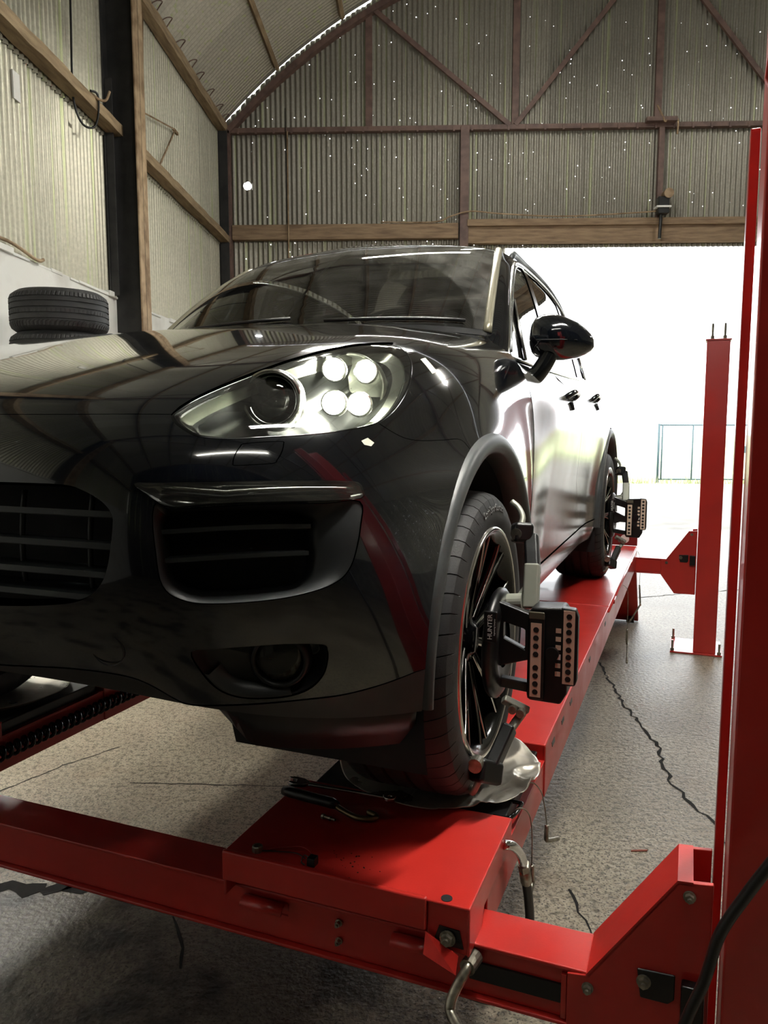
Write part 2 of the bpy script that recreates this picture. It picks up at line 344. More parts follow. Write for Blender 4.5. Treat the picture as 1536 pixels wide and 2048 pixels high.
# ---- roof
ce = structure(empty('ceiling', (0, 0, 0)))
THm = math.asin((XR-XL)/2/RC); NSEG = 6; dth = 2*THm/NSEG; ns = 10
G = []
for j in range((NW+1)*6+1):
    yq = j*PIT/6; a = .0150*math.cos(2*PI*yq/PIT)
    G.append([((RC+a)*math.sin(dth*1.03*i/ns), yq, (RC+a)*math.cos(dth*1.03*i/ns)) for i in range(ns+1)])
meR = MB().grid(G).mesh('roof_sheet', M_shR, True, fix=False)
y = YG-.10; k = 0
while y > YB-.2:
    y -= SWd; k += 1
    for i in range(NSEG):
        rr = .012*(i % 2)+(.005 if k % 2 else 0)
        inst(meR, 'roof_sheet', ce, (XM, y, ZC+rr), (0, -THm+dth*i, 0))
for yc in (7.70, 3.13, -1.44, -5.9):
    arcbar(ce, 'roof_rib', yc-.05, yc+.05, RC-.16, RC-.06, M_rust)
    MB().box(XL, XR, yc-.012, yc+.012, 6.10, 6.15).build('tie_rod', M_rust, ce)
    for xa in (.2, 3.47, 6.7): MB().box(xa-.02, xa+.02, yc-.015, yc+.015, 6.12, arch(xa)-.1).build('hanger_rod', M_rust, ce)
for i in range(1, 12):
    q = -THm+2*THm*i/12; r = RC-.05
    MB().cbox((XM+r*math.sin(q), (YB+YG)/2-.1, ZC+r*math.cos(q)), (.06, YG-YB-.2, .08), Matrix.Rotation(q, 3, 'Y')).build('purlin', M_wood, ce)
# ---- right wall and rear wall
wr = structure(empty('wall_right', (XR, 0, 0)))
midR = corr(NW+1, 6.14, 2.0).mesh('sheet', M_shG, True, fix=False); y = YG-.1
while y > YB+.3:
    y -= SWd; inst(midR, 'sheet', wr, (.0, y, 0), (0, 0, PI/2))
MB().box(-.02, .25, YB, YG, 0, 2.05).build('block_wall', mat('bare blockwork', (120, 116, 108), .9, c2=(92, 88, 82), scale=3), wr, bev=.01)
wf = structure(empty('wall_front', (0, YB, 0))); M_shD = sheet_mat('tarred dark sheet', (58, 56, 52), (44, 42, 40), None)
x = XL
while x < XR-.2:
    corr(NW+1, lambda q, x=x: arch(min(max(x+q, XL+.02), XR-.02))-.06, 0).build('sheet', M_shD, wf, True, fix=False).location = (x, 0, 0); x += SWd
# ---- floor
def floor_mat():
    m = mat('worn concrete', (166, 156, 136), .48, c2=(122, 112, 95), scale=1.3, thr=(.3, .7), detail=5, bump=1.0, bscale=45)
    nt = m.node_tree; N = nt.nodes; Lk = nt.links; b = N['Principled BSDF']
    g = N.new('ShaderNodeTexCoord'); old = b.inputs['Base Color'].links[0].from_socket
    def noise(s, d, lo, hi):
        z = N.new('ShaderNodeTexNoise'); z.inputs['Scale'].default_value = s; z.inputs['Detail'].default_value = d; Lk.new(g.outputs['Object'], z.inputs['Vector'])
        r = N.new('ShaderNodeMapRange'); r.inputs[1].default_value = lo; r.inputs[2].default_value = hi; Lk.new(z.outputs['Fac'], r.inputs[0]); return r.outputs[0]
    def mixc(fac, a, c):
        x = N.new('ShaderNodeMix'); x.data_type = 'RGBA'; Lk.new(fac, x.inputs[0]); Lk.new(a, x.inputs[6]); x.inputs[7].default_value = (*lin(c), 1); return x.outputs[2]
    c1 = mixc(noise(42, 4, .48, .66), old, (96, 88, 74))
    c1 = mixc(noise(120, 2, .54, .64), c1, (58, 53, 46))
    # near-left corner of the slab mixed darker, with black oily patches
    sp = N.new('ShaderNodeSeparateXYZ'); Lk.new(g.outputs['Object'], sp.inputs[0])
    def ramp(sock, lo, hi):
        r = N.new('ShaderNodeMapRange'); r.inputs[1].default_value = lo; r.inputs[2].default_value = hi; Lk.new(sock, r.inputs[0]); return r.outputs[0]
    def mul(a_, b_):
        r = N.new('ShaderNodeMath'); r.operation = 'MULTIPLY'; Lk.new(a_, r.inputs[0])
        if isinstance(b_, float): r.inputs[1].default_value = b_
        else: Lk.new(b_, r.inputs[1])
        return r.outputs[0]
    corner_m = mul(ramp(sp.outputs['Y'], FJ+.03, FJ-.03), ramp(sp.outputs['X'], .30, -.35))
    c1 = mixc(mul(corner_m, .66), c1, (64, 60, 54))
    c1 = mixc(mul(noise(3.2, 6, .50, .62), corner_m), c1, (30, 28, 26))
    c1 = mixc(mul(noise(2.1, 4, .56, .70), .35), c1, (112, 92, 66))
    Lk.new(c1, b.inputs['Base Color']); return m
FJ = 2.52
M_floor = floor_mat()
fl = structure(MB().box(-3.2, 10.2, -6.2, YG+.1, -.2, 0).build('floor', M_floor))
def crack(pts, w, name, m=None, seed=1, jit=.6):
    rr = random.Random(seed); P = []
    for i in range(len(pts)-1):
        a, b2 = Vector(pts[i]), Vector(pts[i+1]); n = max(2, int((b2-a).length/.04))
        for k2 in range(n): P.append(a.lerp(b2, k2/n)+Vector((rr.uniform(-1, 1), rr.uniform(-1, 1)))*w*jit)
    P.append(Vector(pts[-1])); G = []
    for i, p in enumerate(P):
        t = P[min(i+1, len(P)-1)]-P[max(i-1, 0)]; t.normalize(); nn = Vector((-t.y, t.x)); ww = w*rr.uniform(.35, 1.0)/2
        G.append([(p.x+nn.x*ww, p.y+nn.y*ww, .0015), (p.x-nn.x*ww, p.y-nn.y*ww, .0015)])
    return MB().grid(G).build(name, m or M_crk, fl)
M_crk = mat('dirt in joint', (14, 13, 12), .95, c2=(24, 22, 20), scale=40)
crack([(-2.6, 2.62), (-1.5, 2.53), (-.95, 2.56), (-.45, 2.50), (-.2, 2.51)], .10, 'floor_joint', seed=3, jit=.25)
crack([(1.30, 5.9), (1.296, 5.22), (1.255, 4.45), (1.27, 3.88), (1.20, 3.48), (1.25, 3.07), (1.2, 2.4)], .022, 'floor_crack', seed=4)
crack([(.56, 2.6), (.59, 2.3), (.62, 1.8)], .012, 'floor_crack', seed=5)
crack([(-1.95, 3.1), (-1.69, 3.53), (-1.5, 3.75)], .010, 'floor_crack', seed=6)
crack([(-1.3, 3.36), (-.5, 3.35)], .008, 'floor_crack', seed=7)
crack([(1.7, 7.25), (2.2, 7.36), (2.8, 7.60), (5, 8.3)], .020, 'floor_crack', seed=8)
crack([(-.80, 2.4), (-.74, 2.3), (-.70, 2.15)], .014, 'floor_crack', seed=9)
def chip(name, x, y, l, w, rz, m, label, cat, group=None):
    o = MB().prism([(-l/2, -w/2), (l*.4, -w*.6), (l/2, w*.2), (l*.1, w/2), (-l*.45, w*.4)], 0, w*.5, 2).build(name, m, bev=.0008); o.location = (x, y, .0005); o.rotation_euler = (0, 0, rz)
    tag(o, label, cat, group)
M_chipw = mat('brick red scrap', (130, 70, 55), .8)
chip('wood_splinter', .885, 2.864, .07, .009, .1, M_chipw, 'small reddish splinter on the floor beside the red post', 'splinter')
# ================================================================ outside
M_apron = mat('yard concrete', (124, 121, 112), .8, c2=(104, 101, 94), scale=2, detail=9)
structure(MB().box(-12, 30, YG+.1, 22.5, -.2, -.02).build('yard_floor', M_apron))
M_gr = mat('dry grass', (186, 190, 150), .9, c2=(150, 160, 108), scale=1.2)
structure(MB().box(-60, 90, 22.5, 140, -.25, -.03).build('field', M_gr))
rr = random.Random(5); mb = MB()
for i in range(2600):
    x = rr.uniform(2, 16); y = 22.5+rr.random()**2*2.2; h = rr.uniform(.05, .22); a = rr.uniform(0, PI); dx, dy = math.cos(a)*.012, math.sin(a)*.012; t = rr.uniform(-.06, .06)
    mb.add([(x-dx, y-dy, -.03), (x+dx, y+dy, -.03), (x+t, y+t, h)], [(0, 1, 2)])
tag(mb.build('grass_strip', M_gr, fix=False), 'bright grass tufts along the edge of the concrete yard', 'grass', kind='stuff')
M_gate = mat('green-grey gate steel', (70, 92, 96), .5)
def gate(name, x0, x1, y, bars, label):
    g = empty(name, (x0, y, 0))
    w = x1-x0
    for z in (.10, 1.66): MB().tube([(0, 0, z), (w, 0, z)], .022, 8).build('rail', M_gate, g, True)
    for i, xx in enumerate(bars): MB().tube([(xx*w, 0, .0 if xx in (0, 1) else .1), (xx*w, 0, 1.70 if xx in (0, 1) else 1.66)], .035 if xx in (0,) else .024, 8).build('upright', M_gate, g, True)
    mb = MB()
    for i in range(1, int(w/.12)): mb.tube([(i*.12, 0, .1), (i*.12, 0, 1.66)], .0022, 4)
    for i in range(1, 13): mb.tube([(0, 0, .1+i*.12), (w, 0, .1+i*.12)], .0022, 4)
    mb.build('wire_mesh', M_gate, g)
    tag(g, label, 'gate'); return g
gate('mesh_gate', 7.08, 8.75, 22.6, (0, .06, .58, .94, 1), 'grey-green steel mesh gate left of the red post in the yard')
g2 = gate('mesh_gate', 8.85, 10.8, 22.6, (0, .5, 1), 'grey-green steel mesh gate half hidden behind the red post')
MB().box(.55, .9, -.04, .04, .86, 1.06).build('latch', M_gate, g2)
# ================================================================ four-post lift
LF = empty('alignment_lift', (CX, CY, 0), CAR_RZ)
tag(LF, 'red four-post wheel alignment lift carrying the dark car', 'vehicle lift')
Z = HF
def lb(name, x0, x1, y0, y1, w0, w1, m=M_red, par=LF, bev=.004): return MB().box(x0, x1, y0, y1, w0+Z, w1+Z).build(name, m, par, bev=bev)
def bolt(par, u, v, w, r=.011, ax='u', m=M_steel):
    d = {'u': (1, 0, 0), 'v': (0, 1, 0), 'w': (0, 0, 1)}[ax]; p = Vector((u, v, w+Z)); D = Vector(d)
    mb = MB(); mb.cyl(p, p+D*.003, r*1.3, 16); mb.tube([p+D*.003, p+D*.011], r, 6); mb.cyl(p+D*.011, p+D*.016, r*.5, 10)
    return mb.build('bolt', m, par)
def runway(s, full):
    vi, vo = s*.512, s*1.05; a, b = min(vi, vo), max(vi, vo)
    rw = MB().box(-2.08, -.286, a, b, -.012+Z, Z).build('runway', M_red, LF, bev=.005)
    lb('slip_plate', -4.16, -2.095, a+.002, b-.002, -.012, -.001, par=rw)
    # hem along the long sides: rounded top edge
    for v in (vi, vo):
        o = .008 if v == vo else -.008
        sgn = 1 if v > (a+b)/2 else -1
        side = MB()
        side.box(-4.18, -.286, v-sgn*.010, v, -.155+Z, -.004+Z)
        side.box(-.286, .36, v-sgn*.014, v-sgn*.004, -.155+Z, -.052+Z)
        side.build('side_panel', M_red, rw, bev=.003)
        if v == vo:
            for u in (-.42, -.60, -.78, -1.3, -1.9, -2.5):
                MB().prism([(u-.030, -.052+Z), (u+.018, -.052+Z), (u+.030, -.034+Z), (u-.018, -.034+Z)], v-sgn*.006, v+sgn*.0012, 1).build('slot', M_blk, rw)
            MB().tube([(-2.0, v+sgn*.004, -.006+Z), (-4.18, v+sgn*.004, -.006+Z)], .006, 8).build('rail_bead', M_red, rw, True)
            for u in (-2.30, -3.5): MB().cbox((u, v+sgn*.004, -.012+Z), (.10, .016, .022)).build('rail_lug', M_red, rw, bev=.004)
    lb('end_plate', -.298, -.286, a, b, -.10, -.004, par=rw)
    lb('recess_floor', -.29, .16, a+.005, b-.005, -.062, -.050, par=rw, bev=.003)
    for v in (a, b-.05): MB().box(-.286, .155, v+.002, v+.048, -.050+Z, -.046+Z).build('ledge', M_red, rw, bev=.0015)
    # front cap: top plate with folded sides and a folded front lip, notched at the outer corner
    cap = empty('front_cap'); COL.objects.unlink(cap)
    c = lb('front_cap', .150, .512, a, b, -.006, 0, par=rw, bev=.004)
    side = MB()
    for v in (vi, vo):
        sgn = 1 if v > (a+b)/2 else -1
        MB().prism([(.152, -.062+Z), (.40, -.062+Z), (.42, -.098+Z), (.512, -.098+Z), (.512, -.002+Z), (.152, -.002+Z)], v-sgn*.006, v, 1).build('cap_side', M_red, c, bev=.003)
    lo, hi = (a, b-.085) if s > 0 else (a+.085, b)
    lb('front_lip', .506, .518, lo, hi, -.062, .004, par=c, bev=.004)
    e0, e1 = (hi, b) if s > 0 else (a, lo)
    lb('front_corner', .500, .508, e0, e1, -.098, -.002, par=c, bev=.003)
    ec = (e0+e1)/2
    MB().prism([(ec-.03, -.085+Z), (ec+.03, -.085+Z), (ec+.022, -.05+Z), (ec-.018, -.048+Z)], .505, .5105, 0).build('notch', M_blk, c)
    bolt(c, .512, ec, -.068, .012)
    w = MB(); w.add([(.515, e0, -.062+Z), (.515, e1-.02*s, -.095+Z), (.532, e1-.02*s, -.122+Z), (.528, e0, -.10+Z)], [(0, 1, 2, 3)]); w.build('folded_flap', M_red, c, sol=.006)
    MB().cyl((.496, s*1.0, .0003+Z), (.496, s*1.0, .0012+Z), .011, 18).build('cap_hole', M_ink, c)
    # rear wheel stop and drop ramp
    st = MB(); st.prism([(a, 0+Z), (b, 0+Z), (b, .085+Z), (b-.015, .10+Z), (a+.015, .10+Z), (a, .085+Z)], -4.18, -4.165, 0); st.build('wheel_stop', M_redd, rw, bev=.003)
    MB().cyl((-4.164, b-.09 if s > 0 else a+.09, .05+Z), (-4.163, b-.09 if s > 0 else a+.09, .05+Z), .032, 20).build('stop_hole', M_wht, rw)
    rp = MB(); rp.prism([(-4.19, -.01+Z), (-4.19, -.06+Z), (-4.86, -.74+Z), (-4.92, -.74+Z)], a+.01, b-.01, 1); o = rp.build('drop_ramp', M_red, rw, bev=.004)
    MB().cyl((-4.80, b-.10, -.715+Z), (-4.80, b-.04, -.715+Z), .028, 16).build('ramp_roller', M_blk, o)
    return rw
rwL = runway(1, True); rwR = runway(-1, True)
def crossbeam(u0, u1, front):
    t0, t1 = (-.10, -.20) if front else (-.078, -.176)
    f = u1
    cb = lb('crossbeam', u0+.004, u1-.004, -1.24, 1.24, t1, t0, bev=.004)
    lb('bottom_flange', u0-.008, u1+.008, -1.23, 1.23, t1-.008, t1, par=cb, bev=.003)
    lb('top_flange', u0, u1+.004, -1.26, 1.26, t0, t0+.008, par=cb, bev=.003)
    for s in (-1, 1):
        dz = t0+.10
        poly = [(s*1.225, -.208+dz+Z), (s*1.225, -.10+dz+Z), (s*1.258, -.096+dz+Z), (s*1.405, .118+dz+Z), (s*1.462, .124+dz+Z), (s*1.462, -.34+dz+Z), (s*1.32, -.34+dz+Z)]
        br = MB()
        for q in ((u0-.008, u0+.002), (u1-.002, u1+.008)): br.prism(poly, q[0], q[1], 0)
        b = br.build('end_bracket', M_red, cb, bev=.002)
        cv = MB(); cv.add([(u0-.008, s*1.258, -.094+dz+Z), (u1+.008, s*1.258, -.094+dz+Z), (u1+.008, s*1.405, .120+dz+Z), (u0-.008, s*1.405, .120+dz+Z), (u1+.008, s*1.430, .122+dz+Z), (u0-.008, s*1.430, .122+dz+Z)], [(0, 1, 2, 3), (3, 2, 4, 5)])
        cv.build('bracket_cover', M_red, cb, sol=.007)
        bolt(cb, u1+.008, s*1.262, -.118+dz, .008); bolt(cb, u1+.008, s*1.425, .096+dz, .008)
        MB().prism([(s*1.345, -.055+dz+Z), (s*1.352, -.108+dz+Z), (s*1.398, -.108+dz+Z), (s*1.408, -.098+dz+Z), (s*1.408, -.052+dz+Z)], u1+.008, u1+.013, 0).build('latch_plate', M_blk, cb, bev=.003)
        bolt(cb, u1+.013, s*1.357, -.075+dz, .0095)
        MB().box(u1+.008, u1+.030, min(s*1.418, s*1.455), max(s*1.418, s*1.455), -.125+dz+Z, -.055+dz+Z).build('latch_block', M_blk, cb, bev=.003)
    if front:
        for s in (-1, 1):
            MB().box(u1-.004, u1+.0015, min(s*1.04, s*1.215), max(s*1.04, s*1.215), -.168+Z, -.132+Z).build('slot', M_ink, cb)
            lb('slot_edge', u1-.004, u1+.004, min(s*1.214, s*1.224), max(s*1.214, s*1.224), -.196, -.108, par=cb, bev=.001)
        for v in (.592, .935, -.592, -.935):    # half-round hooks welded on the front face
            mb = MB(); n = 9; vs = []
            for i in range(n):
                q = PI*.15+PI*.95*i/(n-1); vs.append((u1+.012+.024*math.cos(q)*.9, -.135+.028*math.sin(q)))
            G = [[(x, v-.05, z+Z) for x, z in vs], [(x, v+.05, z+Z) for x, z in vs]]
            mb.grid(G); mb.build('half_round_hook', M_red, cb, True, sol=.005)
        for w in (-.125, -.165):
            bolt(cb, u1-.002, .762, w, .006)
    return cb
cbF = crossbeam(.362, .472, True); cbR = crossbeam(-4.19, -4.08, False)
def post(u, v, s, near, h=1.476):
    a, b = min(s*1.466, s*1.616), max(s*1.466, s*1.616)
    lo = -HF+.012
    if near:
        p = lb('post', u+.055, u+.16, 1.476 if s > 0 else a, b if s > 0 else -1.476, lo, 1.9, bev=.004)
        lb('post_web', u-.09, u+.06, s*1.60-.012, s*1.60+.012, lo, 1.9, par=p, bev=.003)
        lb('lock_bar', u-.10, u-.065, min(s*1.466, s*1.4815), max(s*1.466, s*1.4815), lo, 1.38, par=p, bev=.002)
    else:
        p = lb('post', u-.07, u+.07, a, b, lo, h, bev=.005)
        lb('cap_plate', u-.078, u+.078, a-.008, b+.008, h, h+.012, par=p, bev=.002)
        for d in (.035, .115):
            o = MB().cyl((u+.03, (a if s > 0 else b)+s*d, h+.012+Z), (u+.03, (a if s > 0 else b)+s*d, h+.12+Z), .008, 10).build('threaded_rod', M_steel, p)
            MB().cyl((u+.03, (a if s > 0 else b)+s*d, h+.012+Z), (u+.03, (a if s > 0 else b)+s*d, h+.035+Z), .014, 6).build('nut', M_steel, p)
    bp = lb('base_plate', u-.30 if not near else u-.2, u+.09 if not near else u+.25, min(s*1.31, s*1.66), max(s*1.31, s*1.66), -HF, -HF+.012, par=p, bev=.002)
    for du, dv in ((.07, 1.325), (-.27, 1.325), (.07, 1.64)):
        MB().cyl((u+du, s*dv, -HF+.012+Z), (u+du, s*dv, -HF+.09+Z), .008, 8).build('anchor_bolt', M_steel, p)
        MB().cyl((u+du, s*dv, -HF+.012+Z), (u+du, s*dv, -HF+.032+Z), .015, 6).build('anchor_nut', M_steel, p)
    return p
pFL = post(.416, 1.466, 1, True); post(-4.13, 1.466, 1, False); post(-4.13, 1.466, -1, False); post(.416, 1.466, -1, True)
MB().prism([(1.468, 1.36+Z), (1.478, 1.345+Z), (1.60, 1.345+Z), (1.60, 1.9+Z), (1.51, 1.9+Z)], .585, .60, 0).build('top_bracket', M_red, pFL, bev=.003)
bolt(pFL, .60, 1.487, 1.362, .008)
# coiled air hose on the inner side of the far runway
pts = []; u = .60
for i in range(700):
    t = i/700; a = t*2*PI*48; pts.append((.60-t*1.35, -.494+.016*math.cos(a), -.088+Z+.019*math.sin(a)))
tag(MB().tube([Vector(p) for p in pts], .0062, 6).build('coiled_hose', M_blkgl, LF, True), 'glossy black coiled air hose', None)
# hose with elbow fitting and crank handle on the near runway
hs = empty('hose_fitting'); COL.objects.unlink(hs)
h1 = MB().tube(smoothpath([(.235, 1.05, -.020+Z), (.215, 1.066, -.030+Z), (.175, 1.076, -.070+Z), (.150, 1.078, -.105+Z)], 6), .0105, 12).build('hose_elbow', M_chrome, rwL, True)
MB().cyl((.150, 1.078, -.105+Z), (.135, 1.078, -.128+Z), .014, 6).build('hose_nut', M_steel, rwL)
MB().cyl((.135, 1.078, -.128+Z), (.110, 1.078, -.172+Z), .0135, 12).build('hose_ferrule', M_steel, rwL, True)
MB().tube(smoothpath([(.112, 1.078, -.168+Z), (.075, 1.078, -.24+Z), (.04, 1.075, -.33+Z), (.03, 1.06, -.45+Z), (-.02, .98, -.60+Z), (-.15, .8, -.70+Z)], 6), .0115, 12).build('hydraulic_hose', M_hose, rwL, True)
ck = MB().tube(smoothpath([(.470, 1.052, -.118+Z), (.50, 1.048, -.116+Z), (.515, 1.045, -.120+Z), (.535, 1.030, -.150+Z), (.545, 1.024, -.172+Z), (.56, 1.033, -.187+Z), (.63, 1.10, -.19+Z), (.72, 1.20, -.20+Z)], 5), .0098, 12).build('crank_handle', M_steel, cbF, True)
MB().cyl((.475, 1.052, -.118+Z), (.512, 1.046, -.118+Z), .0155, 14).build('crank_socket', M_steel, cbF)
# ================================================================ turntables
def turntable(s, label):
    t = empty('turntable', tuple(car_to_world(0, 0, -.048)), CAR_RZ); t['category'] = 'turntable'; t['label'] = label
    a, b = (.535, 1.03) if s > 0 else (-1.03, -.535); c = (a+b)/2
    MB().box(-.27, .148, a, b, -.002, .034).build('base', M_blk, t, bev=.004)
    MB().cyl((-.06, c, .034), (-.06, c, .045), .20, 48).build('disc', M_alug, t)
    if s > 0:
        MB().tube(smoothpath([(.125, 1.00, .03), (.126, 1.03, .032), (.115, 1.045, .035), (.06, 1.052, .035), (.045, 1.045, .034), (.045, 1.0, .03)], 4), .005, 8).build('grab_handle', M_blkgl, t, True)
        MB().box(.149, .1498, .92, .985, .006, .030).build('maker_sticker', M_wht, t)
        MB().box(.1498, .1502, .93, .955, .010, .026).build('sticker_mark', mat('green print', (40, 110, 60), .6), t)
    return t
turntable(1, 'black turntable under the near front wheel'); turntable(-1, 'black turntable under the far front wheel')
def foil(s, label):
    rr = random.Random(3 if s > 0 else 4); n = 200; m = 60; G = []; c = (-.055, s*.80)
    for i in range(m+1):
        row = []
        for j in range(n):
            q = 2*PI*j/n; k = i/m
            r = .262*k*(1+.02*math.sin(3*q+1)+.012*math.sin(7*q))
            if s > 0: r *= 1+.06*max(0, math.cos(q-1.35))**3
            x = c[0]+r*math.cos(q)*.92; y = c[1]+r*math.sin(q)
            f = mnoise.noise(Vector((x*9, y*9, s*5)))*.5+mnoise.noise(Vector((x*22, y*22, 3)))*.18
            wt = max(0, min(1, (s*y-.87)/.12))*k if s > 0 else .1*k
            V3 = Vector((x*8.5, y*8.5, s*2)); rdg = 1-abs(mnoise.noise(V3))*2.4; rdg2 = 1-abs(mnoise.noise(V3*2.1+Vector((4, 1, 0))))*2.4
            hgt = .016*max(0, rdg)**2+.004*max(0, rdg2)**2+.005*f+.012*k**4*(.5+.5*math.sin(5*q+1))
            row.append((x, y, .003+wt*hgt+.0012*k*k))
        row.append(row[0]); G.append(row)
    o = MB().grid(G).build('foil_cover', M_alu, None, True, sol=.0012); o.location = car_to_world(0, 0, .0005); o.rotation_euler = (0, 0, CAR_RZ)
    tag(o, label, 'foil sheet'); return o
foil(1, 'crumpled silver foil sheet under the near front tyre'); foil(-1, 'round silver sheet under the far front tyre')
rg = MB().tube(smoothpath([(.05, .955, .012), (.06, .985, .022), (.04, 1.005, .026), (.015, 1.0, .02), (.02, .96, .012), (.05, .93, .012), (.075, .925, .012), (.09, .95, .012), (.07, .975, .016)], 5), .0065, 8).build('hook_clip', M_alug, None, True)
rg.location = car_to_world(-.01, -.04, .0); rg.rotation_euler = (0, 0, CAR_RZ); tag(rg, 'bent grey metal hook lying on the foil sheet', 'hook')
# locking pins on thin cables beside the turntable
def pin(pts, pl, label):
    g = empty('lock_pin', tuple(car_to_world(0, 0, 0)), CAR_RZ); tag(g, label, 'lock pin', 'turntable lock pins')
    MB().tube(smoothpath(pts, 6), .0016, 6).build('cable', M_steel, g, True)
    MB().tube(smoothpath(pl, 4), .0062, 10).build('pin', M_steel, g, True)
pin([(-.02, 1.02, -.03), (-.03, 1.055, .005), (-.07, 1.075, -.03), (-.11, 1.08, -.09), (-.155, 1.08, -.165)], [(-.155, 1.08, -.165), (-.150, 1.08, -.20), (-.165, 1.085, -.212), (-.225, 1.10, -.235)], 'bent steel lock pin hanging by a cable nearer the back of the car')
pin([(.09, 1.03, -.03), (.10, 1.055, .0), (.08, 1.075, -.02), (.06, 1.08, -.08), (.055, 1.08, -.162)], [(.055, 1.08, -.162), (.045, 1.08, -.20), (.045, 1.08, -.212), (.085, 1.08, -.232)], 'bent steel lock pin hanging by a cable beside the hose fitting')
def pin2(u, label):
    pin([(u, 1.05, -.06), (u, 1.075, -.09), (u-.01, 1.08, -.2), (u, 1.08, -.33)], [(u, 1.08, -.33), (u-.02, 1.08, -.42), (u-.02, 1.085, -.43), (u+.22, 1.10, -.47)], label)
pin2(-2.95, 'bent steel lock pin hanging below the runway just ahead of the rear ramp')
pin([(-4.1, 1.06, -.03), (-4.1, 1.08, -.1), (-4.1, 1.08, -.28)], [(-4.1, 1.08, -.28), (-4.1, 1.09, -.42), (-4.1, 1.085, -.44), (-4.0, 1.02, -.55)], 'bent steel lock pin dangling against the rear ramp')
# ================================================================ tools on the runway
def onrun(o, u, v, w=0, rz=0): o.location = car_to_world(u, v, w); o.rotation_euler = (0, 0, CAR_RZ+rz); return o
sp = empty('combination_spanner'); onrun(sp, .224, .52, .024, math.atan2(-.036, .26)+PI/2-PI/2)
sp.rotation_euler.z = CAR_RZ+math.atan2(.257, -.036)      # local x runs along the spanner
sp.rotation_euler = (0, .055, sp.rotation_euler.z)
mb = MB(); prof = [(.035, -.006), (.20, -.0045), (.235, -.006), (.235, .006), (.20, .0045), (.035, .006)]
mb.prism(prof, 0, .006, 2); mb.build('shank', M_chrome, sp, bev=.0015)
op = MB(); op.prism([(.045, .006), (.030, .016), (.008, .019), (-.010, .014), (-.006, .008), (.012, .0065), (.014, -.0065), (-.002, -.008), (-.004, -.014), (.012, -.019), (.032, -.015), (.045, -.006)], -.001, .008, 2); op.build('open_end', M_chrome, sp, bev=.0012)
MB().lathe([(.0085, -.002), (.0145, -.002), (.0155, .001), (.0155, .008), (.0145, .010), (.0085, .010), (.0085, -.002)], 24, (.247, 0, -.001), 2).build('ring_end', M_chrome, sp, True)
tag(sp, 'chrome combination spanner lying across a black tool on the red runway', 'spanner')
kt = empty('handled_tool'); onrun(kt, .250, .53, .0); kt.rotation_euler.z = CAR_RZ+math.atan2(.25, .03)
MB().tube([(-.02, 0, .012), (.0, 0, .013), (.12, 0, .014), (.135, 0, .012)], [.010, .0125, .0125, .009], 12).build('handle', M_blk, kt, True)
MB().tube(smoothpath([(.13, 0, .010), (.16, -.012, .009), (.20, -.022, .009), (.232, -.012, .009), (.236, .004, .009), (.21, .012, .009)], 5), .0065, 10).build('hook', mat('dull brass', (120, 105, 78), .35, .8), kt, True)
tag(kt, 'black handled tool with a curved brass hook under the spanner', 'hand tool')
bt = MB().tube([(0, 0, .006), (.006, 0, .006), (.0061, 0, .006), (.020, 0, .006), (.0201, 0, .006), (.024, 0, .006), (.0241, 0, .006), (.036, 0, .006)], [.006, .006, .0035, .0035, .005, .005, .003, .003], 10).build('screw', M_steel, None)
onrun(bt, .313, .647, 0); bt.rotation_euler.z = CAR_RZ+math.atan2(.035, .006); tag(bt, 'small pale screw lying in front of the black tool', 'screw')
nt_ = empty('wired_sensor'); onrun(nt_, .487, .581, 0)
MB().lathe([(.005, 0), (.0105, 0), (.0115, .003), (.0115, .012), (.0095, .014), (.005, .014), (.005, 0)], 8, (0, 0, 0), 2).build('nut', M_steel, nt_)
M_rw = mat('red wire', (150, 30, 28), .5)
MB().tube(smoothpath([(.0, .01, .005), (-.02, .04, .006), (-.035, .085, .010), (-.02, .118, .010), (.0, .128, .008)], 6), .0013, 6).build('red_wire', M_rw, nt_, True)
MB().tube(smoothpath([(.0, .01, .004), (-.012, .05, .004), (-.015, .085, .006), (-.002, .112, .007)], 6), .0013, 6).build('dark_wire', M_hose, nt_, True)
MB().box(-.008, .012, .122, .140, 0, .018).build('connector', M_blk, nt_, bev=.002)
MB().tube(smoothpath([(.002, .124, .012), (.0, .112, .016), (.008, .108, .006), (.012, .118, .003)], 5), .0012, 6).build('loop', M_hose, nt_, True)
tag(nt_, 'steel nut wired to a small black connector at the runway front edge', 'wired nut')
rr = random.Random(11); mb = MB()
for i in range(26):
    u, v = rr.gauss(.45, .02), rr.gauss(.775, .035); q = rr.uniform(.0005, .0013); mb.box(u-q, u+q, v-q*1.5, v+q, 0, q)
o = mb.build('grit', M_ink); o.location = car_to_world(0, 0, .0002); o.rotation_euler = (0, 0, CAR_RZ); tag(o, 'dark grit crumbs scattered on the red runway plate', 'grit', kind='stuff')
# loose power cable in front of the near post
pc = MB().tube(smoothpath([(.80, 1.66, .62), (.72, 1.60, .45), (.68, 1.535, .31), (.665, 1.494, .223), (.66, 1.464, .154), (.66, 1.447, .078), (.66, 1.423, 0), (.655, 1.40, -.12), (.64, 1.39, -.45), (.62, 1.38, -.735)], 8), .0085, 10).build('power_cable', M_hose, None, True)
pc.location = car_to_world(0, 0, 0); pc.rotation_euler = (0, 0, CAR_RZ); tag(pc, 'black power cable hanging in front of the near red post', 'cable')
